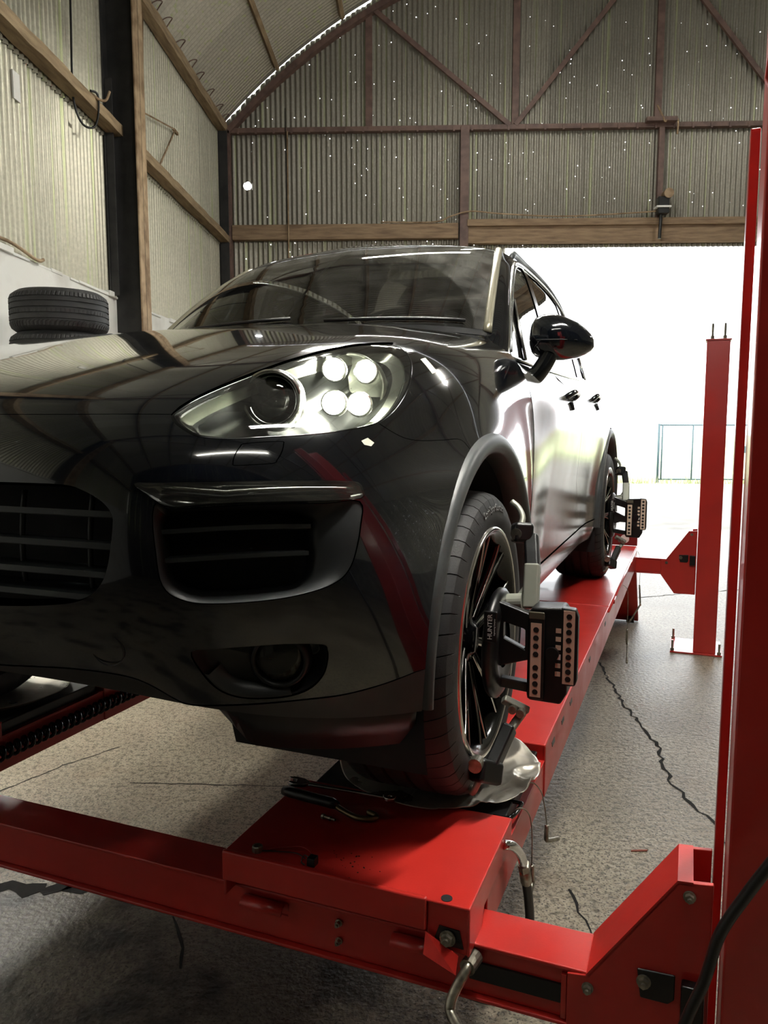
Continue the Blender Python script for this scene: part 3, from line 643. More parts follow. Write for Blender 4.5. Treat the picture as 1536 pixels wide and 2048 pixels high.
# ================================================================ lamps
def strip_light(x, y, z, rz, label, ln=1.5, n=2, m=None):
    g = empty('strip_light', (x, y, z), rz); tag(g, label, 'strip light', 'fluorescent strip lights')
    MB().box(-ln/2, ln/2, -.06, .06, .03, .09).build('housing', M_wht, g, bev=.004)
    for i in range(n):
        dy = (-.03+.06*i) if n == 2 else 0
        MB().cyl((-ln/2+.03, dy, .01), (ln/2-.03, dy, .01), .013, 12).build('tube', m or M_tube, g, True)
    for e in (-1, 1): MB().box(e*ln/2-.015, e*ln/2+.015, -.05, .05, -.01, .04).build('end_cap', M_wht, g)
    MB().cyl((0, 0, .09), (0, 0, max(arch(x)-z-.1, .2)), .006, 6).build('hanger', M_steel, g)
strip_light(.05, 6.2, 5.05, 0, 'fluorescent strip light hung across the bay above the car')
strip_light(.40, -.10, 3.75, .72, 'fluorescent strip light hung behind the camera', n=1, m=M_tubed)
strip_light(.85, 1.62, 3.85, .84, 'fluorescent strip light hung over the front end of the lift')
strip_light(6.4, 6.5, 5.0, 1.5, 'fluorescent strip light hung far right of the lift')
strip_light(-2.42, 3.95, 1.8, 1.57, 'fluorescent strip light hung low beside the white wall', ln=.8, n=1)
strip_light(1.6, 9.0, 7.0, .1, 'fluorescent strip light hung high before the gable wall, left one', m=M_fill)  # this lamp and the next are added out of view to brighten the gable
strip_light(5.6, 9.0, 7.2, .1, 'fluorescent strip light hung high before the gable wall, right one', m=M_fill)
# ================================================================ car body surfaces (car-local metres: x forward, y left, z up)
NET = np.array([
 [(.83,0,.455),(.825,.25,.455),(.80,.45,.445),(.765,.60,.42),(.71,.72,.395),(.635,.81,.375),(.575,.87,.365),(.53,.92,.362),(.50,.95,.362)],
 [(.875,0,.53),(.868,.25,.525),(.84,.45,.515),(.795,.60,.49),(.735,.72,.47),(.66,.81,.45),(.595,.875,.435),(.54,.93,.43),(.505,.957,.43)],
 [(.90,0,.60),(.893,.25,.60),(.865,.45,.595),(.82,.60,.58),(.755,.72,.56),(.68,.815,.54),(.605,.885,.52),(.54,.935,.505),(.50,.96,.50)],
 [(.905,0,.68),(.898,.25,.68),(.87,.45,.675),(.822,.60,.665),(.755,.72,.65),(.68,.82,.63),(.60,.89,.605),(.525,.94,.585),(.475,.96,.57)],
 [(.90,0,.76),(.892,.25,.76),(.863,.45,.757),(.815,.60,.75),(.748,.72,.737),(.67,.82,.715),(.585,.89,.69),(.495,.938,.655),(.44,.96,.635)],
 [(.885,0,.835),(.877,.25,.835),(.845,.45,.832),(.795,.60,.828),(.725,.72,.815),(.64,.82,.79),(.545,.885,.76),(.45,.932,.72),(.39,.957,.695)],
 [(.855,0,.90),(.845,.25,.90),(.81,.45,.898),(.755,.60,.895),(.68,.72,.88),(.585,.81,.855),(.48,.875,.82),(.385,.928,.775),(.325,.957,.755)],
 [(.79,0,.95),(.78,.25,.95),(.745,.45,.948),(.685,.60,.945),(.60,.71,.935),(.495,.80,.91),(.385,.868,.87),(.30,.923,.825),(.245,.957,.805)],
 [(.64,0,.995),(.63,.25,.995),(.60,.45,.993),(.54,.60,.995),(.45,.71,.99),(.35,.80,.965),(.27,.868,.92),(.20,.927,.865),(.16,.957,.842)],
 [(.40,0,1.045),(.39,.25,1.046),(.37,.45,1.043),(.33,.60,1.045),(.26,.71,1.05),(.19,.80,1.03),(.13,.874,.975),(.08,.934,.90),(.05,.957,.868)],
 [(.10,0,1.105),(.10,.25,1.107),(.08,.45,1.10),(.06,.60,1.088),(.03,.71,1.083),(-.01,.80,1.065),(-.05,.882,1.01),(-.08,.942,.92),(-.08,.957,.862)],
 [(-.20,0,1.155),(-.20,.25,1.157),(-.22,.45,1.15),(-.24,.60,1.128),(-.25,.71,1.11),(-.27,.80,1.09),(-.29,.890,1.035),(-.28,.947,.92),(-.24,.957,.808)],
 [(-.48,0,1.192),(-.48,.25,1.193),(-.50,.45,1.185),(-.53,.60,1.165),(-.53,.71,1.145),(-.52,.80,1.115),(-.49,.897,1.055),(-.44,.950,.90),(-.40,.953,.67)],
 [(-.64,0,1.21),(-.65,.25,1.21),(-.70,.45,1.20),(-.76,.60,1.185),(-.78,.70,1.17),(-.75,.80,1.13),(-.66,.906,1.055),(-.57,.962,.86),(-.51,.935,.40)],
], float)
_up = np.array([0]*7+[.008, .018, .028, .035, .035, .032, .03]); _cf = np.array([1, 1, 1, 1, 1, .8, .5, .2, 0])
NET[:, :, 2] += _up[:, None]*_cf[None, :]
def bs(n, t):
    t = np.clip(np.atleast_1d(np.asarray(t, float)), 0, 1); p = 3
    kn = np.concatenate([[0]*p, np.linspace(0, 1, n-p+1), [1]*p])
    N = np.zeros((len(t), len(kn)-1))
    idx = np.clip(np.searchsorted(kn, t, side='right')-1, p, n-1); N[np.arange(len(t)), idx] = 1
    for d in range(1, p+1):
        M = np.zeros_like(N)
        for i in range(len(kn)-1-d):
            a = kn[i+d]-kn[i]; b = kn[i+d+1]-kn[i+1]
            if a > 0: M[:, i] += (t-kn[i])/a*N[:, i]
            if b > 0: M[:, i] += (kn[i+d+1]-t)/b*N[:, i+1]
        N = M
    return N[:, :n]
def FRONT(st):
    st = np.atleast_2d(st); A = bs(NET.shape[1], st[:, 0]); B = bs(NET.shape[0], st[:, 1])
    return np.einsum('ki,kj,ijc->kc', B, A, NET)
# side of the car: y as a function of (x, z)
SW_ = np.array([.28, .34, .42, .52, .62, .74, .86, .95, 1.01, 1.055, 1.09, 1.18, 1.30, 1.42, 1.52, 1.58, 1.62, 1.65, 1.67])
SV_ = np.array([.875, .898, .910, .914, .920, .932, .943, .940, .918, .880, .838, .792, .757, .722, .688, .664, .640, .608, .57])
from bisect import bisect
def _nat(x, y):
    n = len(x); h = np.diff(x); A = np.eye(n); r = np.zeros(n)
    for i in range(1, n-1):
        A[i, i-1] = h[i-1]; A[i, i] = 2*(h[i-1]+h[i]); A[i, i+1] = h[i]; r[i] = 3*((y[i+1]-y[i])/h[i]-(y[i]-y[i-1])/h[i-1])
    c = np.linalg.solve(A, r); b = np.diff(y)/h-h*(2*c[:-1]+c[1:])/3; d = np.diff(c)/(3*h)
    return x, y, b, c, d
_SS = _nat(SW_, SV_)
def _ev(S, q):
    x, y, b, c, d = S; i = np.clip(np.searchsorted(x, q)-1, 0, len(x)-2); t = q-x[i]; return y[i]+b[i]*t+c[i]*t*t+d[i]*t**3
def _edge():
    P = FRONT(np.stack([np.linspace(.70, 1, 40), np.ones(40)], 1)); o = np.argsort(P[:, 2]); return P[o]
_ED = _edge()
def SIDE(uw):
    uw = np.atleast_2d(uw); u, w = uw[:, 0], uw[:, 1]; v = _ev(_SS, w)
    d = np.hypot(u+2.895, w-.37); v = v+.024*np.exp(-((d-.50)/.16)**2)*np.clip((1.05-w)/.2, 0, 1)       # rear haunch
    k = np.clip((-u-2.2)/1.7, 0, 1); v = v-.10*k*k*np.clip((w-.2)/.9, .3, 1.2)-.25*np.clip((-u-3.35)/.5, 0, 2)**2.2*.5
    v = v-.012*np.clip((u+1.2)/.6, 0, 1.2)**2*np.clip((w-1.0)/.12, 0, 1)
    ue = np.interp(w, _ED[:, 2], _ED[:, 0]); ve = np.interp(w, _ED[:, 2], _ED[:, 1]); k = np.clip((ue-u)/.45, 0, 1); k = 1-k*k*(3-2*k)
    k = k*np.clip((1.11-w)/.06, 0, 1); v = v+(ve-_ev(_SS, w))*k                                   # run smoothly out of the fender
    return np.stack([u, v, w], 1)
def WSCR(ab):
    ab = np.atleast_2d(ab)
    return np.einsum('ki,kj,ijc->kc', bs(WNET.shape[0], ab[:, 1]), bs(WNET.shape[1], ab[:, 0]), WNET)
WNET = np.array([
 [(-.64,0,1.225),(-.655,.25,1.225),(-.70,.48,1.22),(-.78,.635,1.212),(-.87,.715,1.205)],
 [(-.80,0,1.35),(-.815,.24,1.35),(-.86,.465,1.345),(-.935,.63,1.335),(-1.01,.690,1.325)],
 [(-1.02,0,1.505),(-1.035,.23,1.503),(-1.08,.44,1.495),(-1.15,.60,1.482),(-1.21,.656,1.47)],
 [(-1.19,0,1.602),(-1.205,.22,1.600),(-1.245,.42,1.592),(-1.31,.575,1.578),(-1.37,.626,1.564)],
 [(-1.33,0,1.655),(-1.345,.22,1.653),(-1.38,.41,1.646),(-1.44,.56,1.636),(-1.49,.604,1.626)],
], float)
OUT = {'HL': [(0.3228, 0.4784), (0.3352, 0.462), (0.361, 0.4449), (0.3906, 0.4349), (0.4481, 0.4358), (0.5146, 0.4492), (0.5849, 0.4672), (0.6603, 0.4942), (0.7158, 0.5235), (0.747, 0.5486), (0.7619, 0.5877), (0.7595, 0.6316), (0.7423, 0.6754), (0.7093, 0.7138), (0.6702, 0.7376), (0.6298, 0.7514), (0.5867, 0.7552), (0.5444, 0.7326), (0.5118, 0.7153), (0.4723, 0.6865), (0.4309, 0.6467), (0.3984, 0.6023), (0.3668, 0.5574), (0.3412, 0.5209), (0.3286, 0.4967)],
 'HOODEDGE': [(0.0899, 0.4747), (0.1384, 0.4754), (0.2031, 0.4775), (0.2811, 0.4804), (0.3185, 0.4819), (0.3235, 0.503), (0.3356, 0.5267), (0.3594, 0.5641), (0.3891, 0.6094), (0.4198, 0.6543), (0.4593, 0.6949), (0.4969, 0.7246), (0.5309, 0.743), (0.5739, 0.7676), (0.607, 0.769), (0.6031, 0.8073), (0.5905, 0.8709), (0.5654, 0.9353), (0.5, 0.985)],
 'JOINT': [(0.747, 0.5486), (0.8024, 0.5417), (0.8411, 0.5449), (0.878, 0.5621), (0.9182, 0.5956), (0.9544, 0.6311), (0.9956, 0.6137)],
 'VAL': [(0.0791, 0.0075), (0.1627, 0.0158), (0.2495, 0.018), (0.2915, 0.0133), (0.3333, 0.0038), (0.3669, 0.0011), (0.4667, 0.0074), (0.6209, 0.0167), (0.7582, 0.0233), (0.8824, 0.0337), (0.9882, 0.0477)],
 'GRILLE': [(0.1106, 0.3224), (0.1851, 0.3219), (0.2144, 0.312), (0.2428, 0.2948), (0.2605, 0.2748), (0.265, 0.2527), (0.2602, 0.1949), (0.2491, 0.1539), (0.2269, 0.1255), (0.1987, 0.1097), (0.1498, 0.0985), (0.1066, 0.0918)],
 'DRL': [(0.2944, 0.3304), (0.341, 0.3341), (0.461, 0.3457), (0.6131, 0.3682), (0.734, 0.3897), (0.7588, 0.3907), (0.771, 0.3808), (0.7717, 0.3603), (0.68, 0.3372), (0.5165, 0.3124), (0.42, 0.2988), (0.3739, 0.2918), (0.3459, 0.2962), (0.3169, 0.3138)],
 'INTAKE': [(0.3356, 0.2911), (0.3743, 0.2873), (0.5172, 0.3078), (0.681, 0.3323), (0.7707, 0.3523), (0.7832, 0.3046), (0.7777, 0.2496), (0.762, 0.2152), (0.7325, 0.1915), (0.6745, 0.1697), (0.5798, 0.1478), (0.4483, 0.1307), (0.3857, 0.1329), (0.3543, 0.1528), (0.3434, 0.2055)],
 'INTAKEIN': [(0.3524, 0.276), (0.4208, 0.2916), (0.5797, 0.3113), (0.613, 0.3117), (0.67, 0.3038), (0.6776, 0.2799), (0.6835, 0.2255), (0.6758, 0.1892), (0.6494, 0.1694), (0.5911, 0.1546), (0.4536, 0.1359), (0.3955, 0.1378), (0.3638, 0.1596), (0.3551, 0.215)],
 'FOG': [(0.3941, 0.0568), (0.4432, 0.064), (0.5187, 0.0724), (0.6119, 0.0804), (0.6968, 0.0832), (0.7107, 0.0766), (0.7115, 0.063), (0.6976, 0.0453), (0.6606, 0.0303), (0.6031, 0.0207), (0.5337, 0.016), (0.471, 0.0148), (0.4312, 0.0202), (0.4071, 0.0339)],
 'WASH': [(0.4809, 0.4299), (0.547, 0.4453), (0.5561, 0.4411), (0.5579, 0.4216), (0.5533, 0.4039), (0.5451, 0.3948), (0.477, 0.381), (0.468, 0.3852), (0.4674, 0.4023), (0.4718, 0.4207)],
 'TAPE1': [(0.7033, 0.7465), (0.7071, 0.7598), (0.7737, 0.7451), (0.7701, 0.7304)],
 'TAPE2': [(0.73, 0.4907), (0.7424, 0.5032), (0.7641, 0.497), (0.7606, 0.4859), (0.7417, 0.4836)],
 'fogc': (0.585, 0.0517), 'sensor': (0.6822, 0.0701), 'tow': (0.2354, 0.0455), 'sensor2': (0.1059, 0.0344), 'proj': (0.4863, 0.5391), 'l1': (0.5403, 0.6412), 'l2': (0.6143, 0.6563), 'l3': (0.6142, 0.5602), 'l4': (0.6709, 0.5756), 'l1p': [0.3701, 0.711, 1.0072],
 'l2p': [0.3018, 0.753, 1.0064],
 'l3p': [0.4577, 0.7521, 0.9356],
 'l4p': [0.401, 0.7809, 0.9348],
 'projp': [0.5486, 0.6702, 0.9396],
 'lc': (0.6099249999999999, 0.608325), 'lcp': [0.3326, 0.725, 0.9741],
 'CHROME': [(-0.8389, 1.1395), (-0.9903, 1.2635), (-1.1539, 1.3875), (-1.3143, 1.4841), (-1.4671, 1.5593), (-1.6366, 1.6122), (-1.7075, 1.6277), (-1.7863, 1.6285)],
 'GLASSF': [(-0.8854, 1.1556), (-1.2153, 1.3971), (-1.3787, 1.4956), (-1.5, 1.553), (-1.6394, 1.5927), (-1.9336, 1.6434), (-2.0911, 1.6438)],
 'DIV': [(-1.1923, 1.3724), (-1.1025, 1.1519)],
 'BELT': [(-0.8358, 1.1313), (-1.1768, 1.1552)],
 'DOOR1': [(-0.5894, 1.0247), (-0.4935, 0.9235), (-0.4865, 0.8198)],
 'DOOR2': [(-1.6474, 0.7221), (-1.7867, 0.6446), (-1.9742, 0.5598)],
 'SILL': [(-2.3104, 0.4534), (-1.6463, 0.4196), (-0.9674, 0.4157)],
 'SILLB': [(-2.9082, 0.3001), (-1.6506, 0.3164), (-1.1386, 0.3186)],
 'H1': (-1.7833, 1.0251), 'H2': (-3.3514, 1.0534), 'BADGE': (0.9344, 0.9685)}
# ================================================================ car
M_paint = mat('dark blue-black paint', (5, 8, 14), .10, c2=(6, 9, 15), scale=3, coat=1.0, spec=.5)
def dusty(m, fac):
    nt = m.node_tree; N = nt.nodes; Lk = nt.links; b = N['Principled BSDF']; out = N['Material Output']
    df = N.new('ShaderNodeBsdfDiffuse'); df.inputs[0].default_value = (.42, .40, .35, 1); mx = N.new('ShaderNodeMixShader')
    t = N.new('ShaderNodeTexCoord'); nz = N.new('ShaderNodeTexNoise'); nz.inputs['Scale'].default_value = 7; nz.inputs['Detail'].default_value = 4; Lk.new(t.outputs['Object'], nz.inputs['Vector'])
    mr = N.new('ShaderNodeMapRange'); mr.inputs[1].default_value = .35; mr.inputs[2].default_value = .7; mr.inputs[3].default_value = fac*.5; mr.inputs[4].default_value = fac*1.5
    Lk.new(nz.outputs['Fac'], mr.inputs[0]); Lk.new(mr.outputs[0], mx.inputs[0]); Lk.new(b.outputs[0], mx.inputs[1]); Lk.new(df.outputs[0], mx.inputs[2]); Lk.new(mx.outputs[0], out.inputs[0]); return m
M_paints = dusty(mat('dusty dark paint', (7, 9, 14), .22, c2=(9, 11, 16), scale=3, coat=1.0, spec=.5), .14); M_paints.node_tree.nodes['Principled BSDF'].inputs['Coat Roughness'].default_value = .16
dusty(M_paint, .0025)
M_satin = mat('satin grey trim', (62, 66, 66), .42, c2=(52, 55, 56), scale=12)
M_val = mat('satin valance', (44, 42, 42), .40)
M_slat = mat('dark satin slat', (44, 48, 49), .36)
M_sur = mat('intake plastic', (17, 19, 20), .5)
M_dark = mat('unlit black', (5, 5, 6), .8)
M_trim = mat('black seal', (10, 10, 11), .45)
M_chr2 = mat('satin chrome trim', (210, 210, 205), .22, 1.0)
M_ws = glassmat('windscreen glass', (.52, .56, .55), 2.0, 0.0, .13, [((-.68, .06, 1.22), .64), ((-.72, -.50, 1.20), .62)])
M_sg = glassmat('tinted side glass', (.50, .54, .53), 1.5, 0.0, .02)
M_lens = glassmat('clear lens', (.93, .95, .92), 1.45, 0.0, .03)
M_hlin = mat('lamp housing', (96, 98, 88), .3, .55)
M_hlb = mat('lamp dark bezel', (40, 42, 40), .25, .3)
M_led = emitmat('lamp led', (1.0, 1.0, .86), 45.0)
M_cab = mat('cabin plastic', (24, 24, 25), .7)
M_seat = mat('seat leather', (34, 32, 31), .5)
CAR = empty('car', tuple(car_to_world(0, 0, 0)), CAR_RZ)
tag(CAR, 'dark blue-black luxury SUV with lit headlamp standing on the red lift', 'car')
def nrm(S, st, e=1e-4):
    st = np.atleast_2d(st).astype(float); a = S(st+[e, 0])-S(st-[e, 0]); b = S(st+[0, e])-S(st-[0, e]); n = np.cross(a, b)
    n /= np.linalg.norm(n, axis=1)[:, None]+1e-12; return n*SGN[S]
SGN = {FRONT: 1.0, SIDE: -1.0, WSCR: 1.0}
MET = {FRONT: np.array([1.25, 1.9]), SIDE: np.array([1., 1.]), WSCR: np.array([.75, .85])}
LIM = {FRONT: (0, 1, 0, 1), SIDE: (-9, 9, -9, 9), WSCR: (0, 1, 0, 1)}
def off(S, st, d): st = np.atleast_2d(st); return S(st)+nrm(S, st)*d
def cr(P, n=6, closed=False):
    P = [np.array(p, float) for p in P]; k = len(P); out = []
    rng = range(k) if closed else range(k-1)
    for i in rng:
        g = (lambda j: P[j % k]) if closed else (lambda j: P[min(max(j, 0), k-1)])
        a, b, c, d = g(i-1), g(i), g(i+1), g(i+2)
        for q in range(n):
            t = q/n; out.append(.5*((2*b)+(c-a)*t+(2*a-5*b+4*c-d)*t*t+(3*b-a-3*c+d)*t**3))
    if not closed: out.append(P[-1])
    return [tuple(x) for x in out]
def pin_poly(P, poly):
    x, y = P[:, 0], P[:, 1]; n = len(poly); r = np.zeros(len(P), bool); j = n-1
    for i in range(n):
        xi, yi = poly[i]; xj, yj = poly[j]
        c = ((yi > y) != (yj > y)) & (x < (xj-xi)*(y-yi)/((yj-yi) if yj != yi else 1e-12)+xi); r ^= c; j = i
    return r
def seg_dist(P, poly):
    d = np.full(len(P), 1e9); Q = np.array(poly)
    for i in range(len(Q)):
        a, b = Q[i], Q[(i+1) % len(Q)]; ab = b-a; t = np.clip(((P-a)@ab)/(ab@ab+1e-12), 0, 1); d = np.minimum(d, np.linalg.norm(P-(a+t[:, None]*ab), axis=1))
    return d
def inset(poly, d):
    Q = np.array(poly); n = len(Q); A = .5*np.sum(Q[:, 0]*np.roll(Q[:, 1], -1)-np.roll(Q[:, 0], -1)*Q[:, 1]); sg = 1 if A > 0 else -1; out = []
    for i in range(n):
        t = Q[(i+1) % n]-Q[i-1]; t = t/(np.linalg.norm(t)+1e-12); out.append(Q[i]+sg*d*np.array([-t[1], t[0]]))
    return [tuple(x) for x in out]
def dens(poly, h):
    Q = []; n = len(poly)
    for i in range(n):
        a = np.array(poly[i]); b = np.array(poly[(i+1) % n]); k = max(1, int(np.ceil(np.linalg.norm(b-a)/h)))
        for q in range(k): Q.append(a+(b-a)*q/k)
    R2 = [Q[0]]
    for q in Q[1:]:
        if np.linalg.norm(q-R2[-1]) > h*.12: R2.append(q)
    if np.linalg.norm(R2[-1]-R2[0]) < h*.12: R2.pop()
    return R2
def triang(S, poly, holes=(), h=.018, gap=.0015, keep0=True):
    m = MET[S]; L = LIM[S]
    P = [np.array(p)*m for p in poly]
    if gap:
        Q = inset(P, gap)
        if keep0: Q = [np.array((0.0, q[1])) if abs(p[0]) < 1e-6 and S is FRONT else np.array(q) for p, q in zip(P, Q)]
        P = Q
    P = dens(P, h); Hs = [dens([np.array(p) for p in (inset([np.array(x)*m for x in H], -gap) if gap else [np.array(x)*m for x in H])], h) for H in holes]
    for X in [P]+Hs:
        for q in X: q[0] = min(max(q[0], L[0]*m[0]), L[1]*m[0]); q[1] = min(max(q[1], L[2]*m[1]), L[3]*m[1])
    V = []; E = []; loops = []
    for X in [P]+Hs:
        b = len(V); V += [tuple(q) for q in X]; n = len(X); E += [(b+i, b+(i+1) % n) for i in range(n)]; loops.append([b+i for i in range(n)])
    A = np.array(P); g = np.stack(np.meshgrid(np.arange(A[:, 0].min(), A[:, 0].max(), h), np.arange(A[:, 1].min(), A[:, 1].max(), h)), -1).reshape(-1, 2)
    g[:, 0] += (np.round(g[:, 1]/h).astype(int) % 2)*h*.5
    ok = pin_poly(g, [tuple(q) for q in P]) & (seg_dist(g, P) > h*.55)
    for H in Hs: ok &= ~pin_poly(g, [tuple(q) for q in H]) & (seg_dist(g, H) > h*.55)
    V += [tuple(q) for q in g[ok]]
    r = geometry.delaunay_2d_cdt([Vector(v) for v in V], E, [], 0, 1e-7)
    VV = np.array([tuple(v) for v in r[0]]); T = np.array([tuple(f) for f in r[2] if len(f) == 3])
    ce = VV[T].mean(1); ok = pin_poly(ce, [tuple(q) for q in P])
    for H in Hs: ok &= ~pin_poly(ce, [tuple(q) for q in H])
    T = T[ok]
    a = VV[T[:, 1]]-VV[T[:, 0]]; b = VV[T[:, 2]]-VV[T[:, 0]]; T = T[np.abs(a[:, 0]*b[:, 1]-a[:, 1]*b[:, 0]) > 1e-10]
    inv = {}
    for i, o in enumerate(r[3]):
        for q in o: inv[q] = i
    loops = [[inv.get(i, i) for i in l] for l in loops]
    st = VV/m
    return st, T, loops
def mk(name, V, N, F, m, par, smooth=True, label=None):
    me = bpy.data.meshes.new(name); me.from_pydata([tuple(map(float, v)) for v in V], [], [tuple(map(int, f)) for f in F]); me.update()
    me.materials.append(m)
    if smooth: me.polygons.foreach_set('use_smooth', [True]*len(me.polygons))
    if N is not None: me.normals_split_custom_set_from_vertices([tuple(map(float, n)) for n in N])
    o = bpy.data.objects.new(name, me); COL.objects.link(o); o.parent = par
    if label: o['label'] = label
    return o
def panel(name, S, poly, holes=(), m=None, par=None, h=.018, gap=.0015, flange=.014, d=0.0, sides=(1,), join=False, hole_fl=None, label=None, open0=False):
    st, T, loops = triang(S, poly, holes, h, gap)
    P = S(st); N = nrm(S, st); P = P+N*d
    # orient triangles outward
    fn = np.cross(P[T[:, 1]]-P[T[:, 0]], P[T[:, 2]]-P[T[:, 0]]); fl = (fn*N[T].mean(1)).sum(1) < 0; T[fl] = T[fl][:, ::-1]
    V = list(P); NN = list(N); F = [tuple(t) for t in T]
    for li, lp in enumerate(loops):
        dp = flange if li == 0 else (hole_fl if hole_fl is not None else flange)
        if not dp: continue
        n = len(lp); b = len(V)
        for i in range(n):
            p = P[lp[i]]; t = P[lp[(i+1) % n]]-P[lp[i-1]]; t = t/(np.linalg.norm(t)+1e-12); q = np.cross(t, N[lp[i]])
            V.append(p); V.append(p-N[lp[i]]*dp); NN.append(q); NN.append(q)
        for i in range(n):
            i2 = (i+1) % n
            if abs(st[lp[i]][0]) < 1e-5 and abs(st[lp[i2]][0]) < 1e-5 and S is FRONT: continue
            F.append((b+2*i, b+2*i2, b+2*i2+1, b+2*i+1))
    V = np.array(V); NN = np.array(NN); out = []
    if join:
        k = len(V); V2 = V*[1, -1, 1]; N2 = NN*[1, -1, 1]
        F2 = [tuple(i+k for i in f[::-1]) for f in F]
        NN[np.abs(V[:, 1]) < 1e-6, 1] = 0; N2[np.abs(V2[:, 1]) < 1e-6, 1] = 0
        return [mk(name, np.vstack([V, V2]), np.vstack([NN, N2]), F+F2, m, par, label=label)]
    for s in sides:
        q = par[s] if isinstance(par, dict) else par
        if s > 0: out.append(mk(name, V, NN, F, m, q, label=label))
        else: out.append(mk(name, V*[1, -1, 1], NN*[1, -1, 1], [f[::-1] for f in F], m, q, label=label))
    return out
def both(name, mb, m, par=None, smooth=True, **k):
    o = mb.build(name, m, par[1] if isinstance(par, dict) else (par or CAR), smooth, **k)
    me = o.data.copy()
    me.transform(Matrix.Scale(-1, 4, (0, 1, 0))); me.flip_normals()
    o2 = bpy.data.objects.new(name, me); COL.objects.link(o2); o2.parent = par[-1] if isinstance(par, dict) else (par or CAR)
    for md in o.modifiers:
        q = o2.modifiers.new(md.name, md.type)
        for a in ('thickness', 'offset', 'width', 'segments', 'limit_method', 'angle_limit', 'harden_normals'):
            if hasattr(md, a): setattr(q, a, getattr(md, a))
    return o, o2
# ---- outlines
HL = cr(OUT['HL'], 4, True)
he = OUT['HOODEDGE']; hood_edge = [(0.0, he[0][1])]+cr(he[:5], 3)[:-1]+[he[4]]+cr(he[5:], 4)
tcow = .985
hood_poly = hood_edge+[(s, tcow) for s in (.4, .3, .2, .1, 0)]
joint = cr(OUT['JOINT'], 4)
hlst = OUT['HL']
hl_b = hlst[:10]; hl_r = hlst[9:17]; hl_t = hlst[16:]+[hlst[0]]
arch_t = joint[-1][1]
val = [(0.0, OUT['VAL'][0][1])]+cr(OUT['VAL'], 4); val[-1] = (1.0, val[-1][1])
joint[-1] = (1.0, arch_t)
# bumper: hood edge -> lamp underside -> joint -> arch edge -> valance
bump_poly = hood_edge[:1]+[p for p in cr(he[:5], 3)]+cr(hl_b, 4)[1:]+joint[1:]+[(1.0, t) for t in np.linspace(arch_t, val[-1][1], 10)[1:-1]]+val[::-1]
gr = OUT['GRILLE']; grille = [(0.0, gr[0][1])]+cr(gr, 4)+[(0.0, gr[-1][1])]
drl = cr(OUT['DRL'], 3, True); intake = cr(OUT['INTAKE'], 4, True); intin = cr(OUT['INTAKEIN'], 4, True); fog = cr(OUT['FOG'], 4, True); wash = cr(OUT['WASH'], 4, True)
bumper = panel('front_bumper', FRONT, bump_poly, [grille, drl, intake, fog, wash], M_paint, CAR, h=.016, hole_fl=.03, join=True)[0]
panel('hood', FRONT, hood_poly, [], M_paint, CAR, h=.018, join=True)
panel('washer_cover', FRONT, wash, [], M_paint, bumper, h=.012, gap=.0014, sides=(1, -1))
panel('lower_valance', FRONT, val+[(1.0, 0.0)]+[(s, 0.0) for s in np.linspace(1, 0, 14)[1:]], [], M_val, CAR, h=.02, join=True, flange=.02)
# fender: lamp right side -> hood gap -> door gap -> arch edge -> joint
fend = cr(hl_r, 4)+[p for p in cr(he[12:], 4)][4:]+[(.50, 1.0)]+[(s, 1.0) for s in np.linspace(.5, 1, 12)[1:]]+[(1.0, t) for t in np.linspace(1, arch_t, 24)[1:-1]]+joint[::-1][:-1]
FEN = panel('fender', FRONT, fend, [], M_paint, CAR, h=.018, sides=(1, -1))
# ---- lower spoiler
ss = np.linspace(.36, .985, 30); G = []
for dz, du, dy in ((0.0, -.012, -.004), (-.05, -.05, -.02), (-.095, -.075, -.035)):
    p = FRONT(np.stack([ss, 0*ss], 1)); k = np.clip((ss-.36)/.12, 0, 1)
    G.append([(q[0]+du, q[1]+dy, q[2]+.004+dz*kk) for q, kk in zip(p, k)])
both('air_deflector', MB().grid(G), M_trim, CAR, sol=.006)
# ---- grille
gb = MB(); G = []
for t in np.linspace(gr[-1][1]-.03, gr[0][1]+.03, 8): G.append([tuple(off(FRONT, [s, t], -.10)[0]) for s in np.linspace(0, .33, 12)])
o, o2 = both('radiator', MB().grid(G), M_dark, CAR)
def slat(S, s0, s1, t, d0, d1, hh, n=20, slope=0.0):
    sv = np.linspace(s0, s1, n); st = np.stack([sv, t+slope*(sv-s0)/(s1-s0)], 1); P = S(st); N = nrm(S, st); G = []
    for p, q in zip(P, N):
        a = p+q*d0; b = p+q*d1; G.append([tuple(a+[0, 0, hh]), tuple(a-[0, 0, hh*.6]), tuple(b-[0, 0, hh*.6]), tuple(b+[0, 0, hh]), tuple(a+[0, 0, hh])])
    mb = MB().grid(G); e = len(mb.v); mb.f += [(0, 1, 2, 3), (e-5, e-4, e-3, e-2)]; return mb
tg = lambda y: np.interp(y, (965, 1211), (gr[0][1], gr[-1][1]))
for y, sm in ((1022, .262), (1085, .262), (1142, .25), (1188, .22)):
    both('grille_slat', slat(FRONT, 0, sm, tg(y), -.012, -.06, .007), M_slat, CAR, False, bev=.002)
for s in (.118, .21):
    st = np.array([[s, t] for t in np.linspace(tg(972), tg(1206), 12)]); P = off(FRONT, st, -.045)
    both('grille_upright', MB().tube([tuple(p) for p in P], .005, 6), M_trim, CAR)
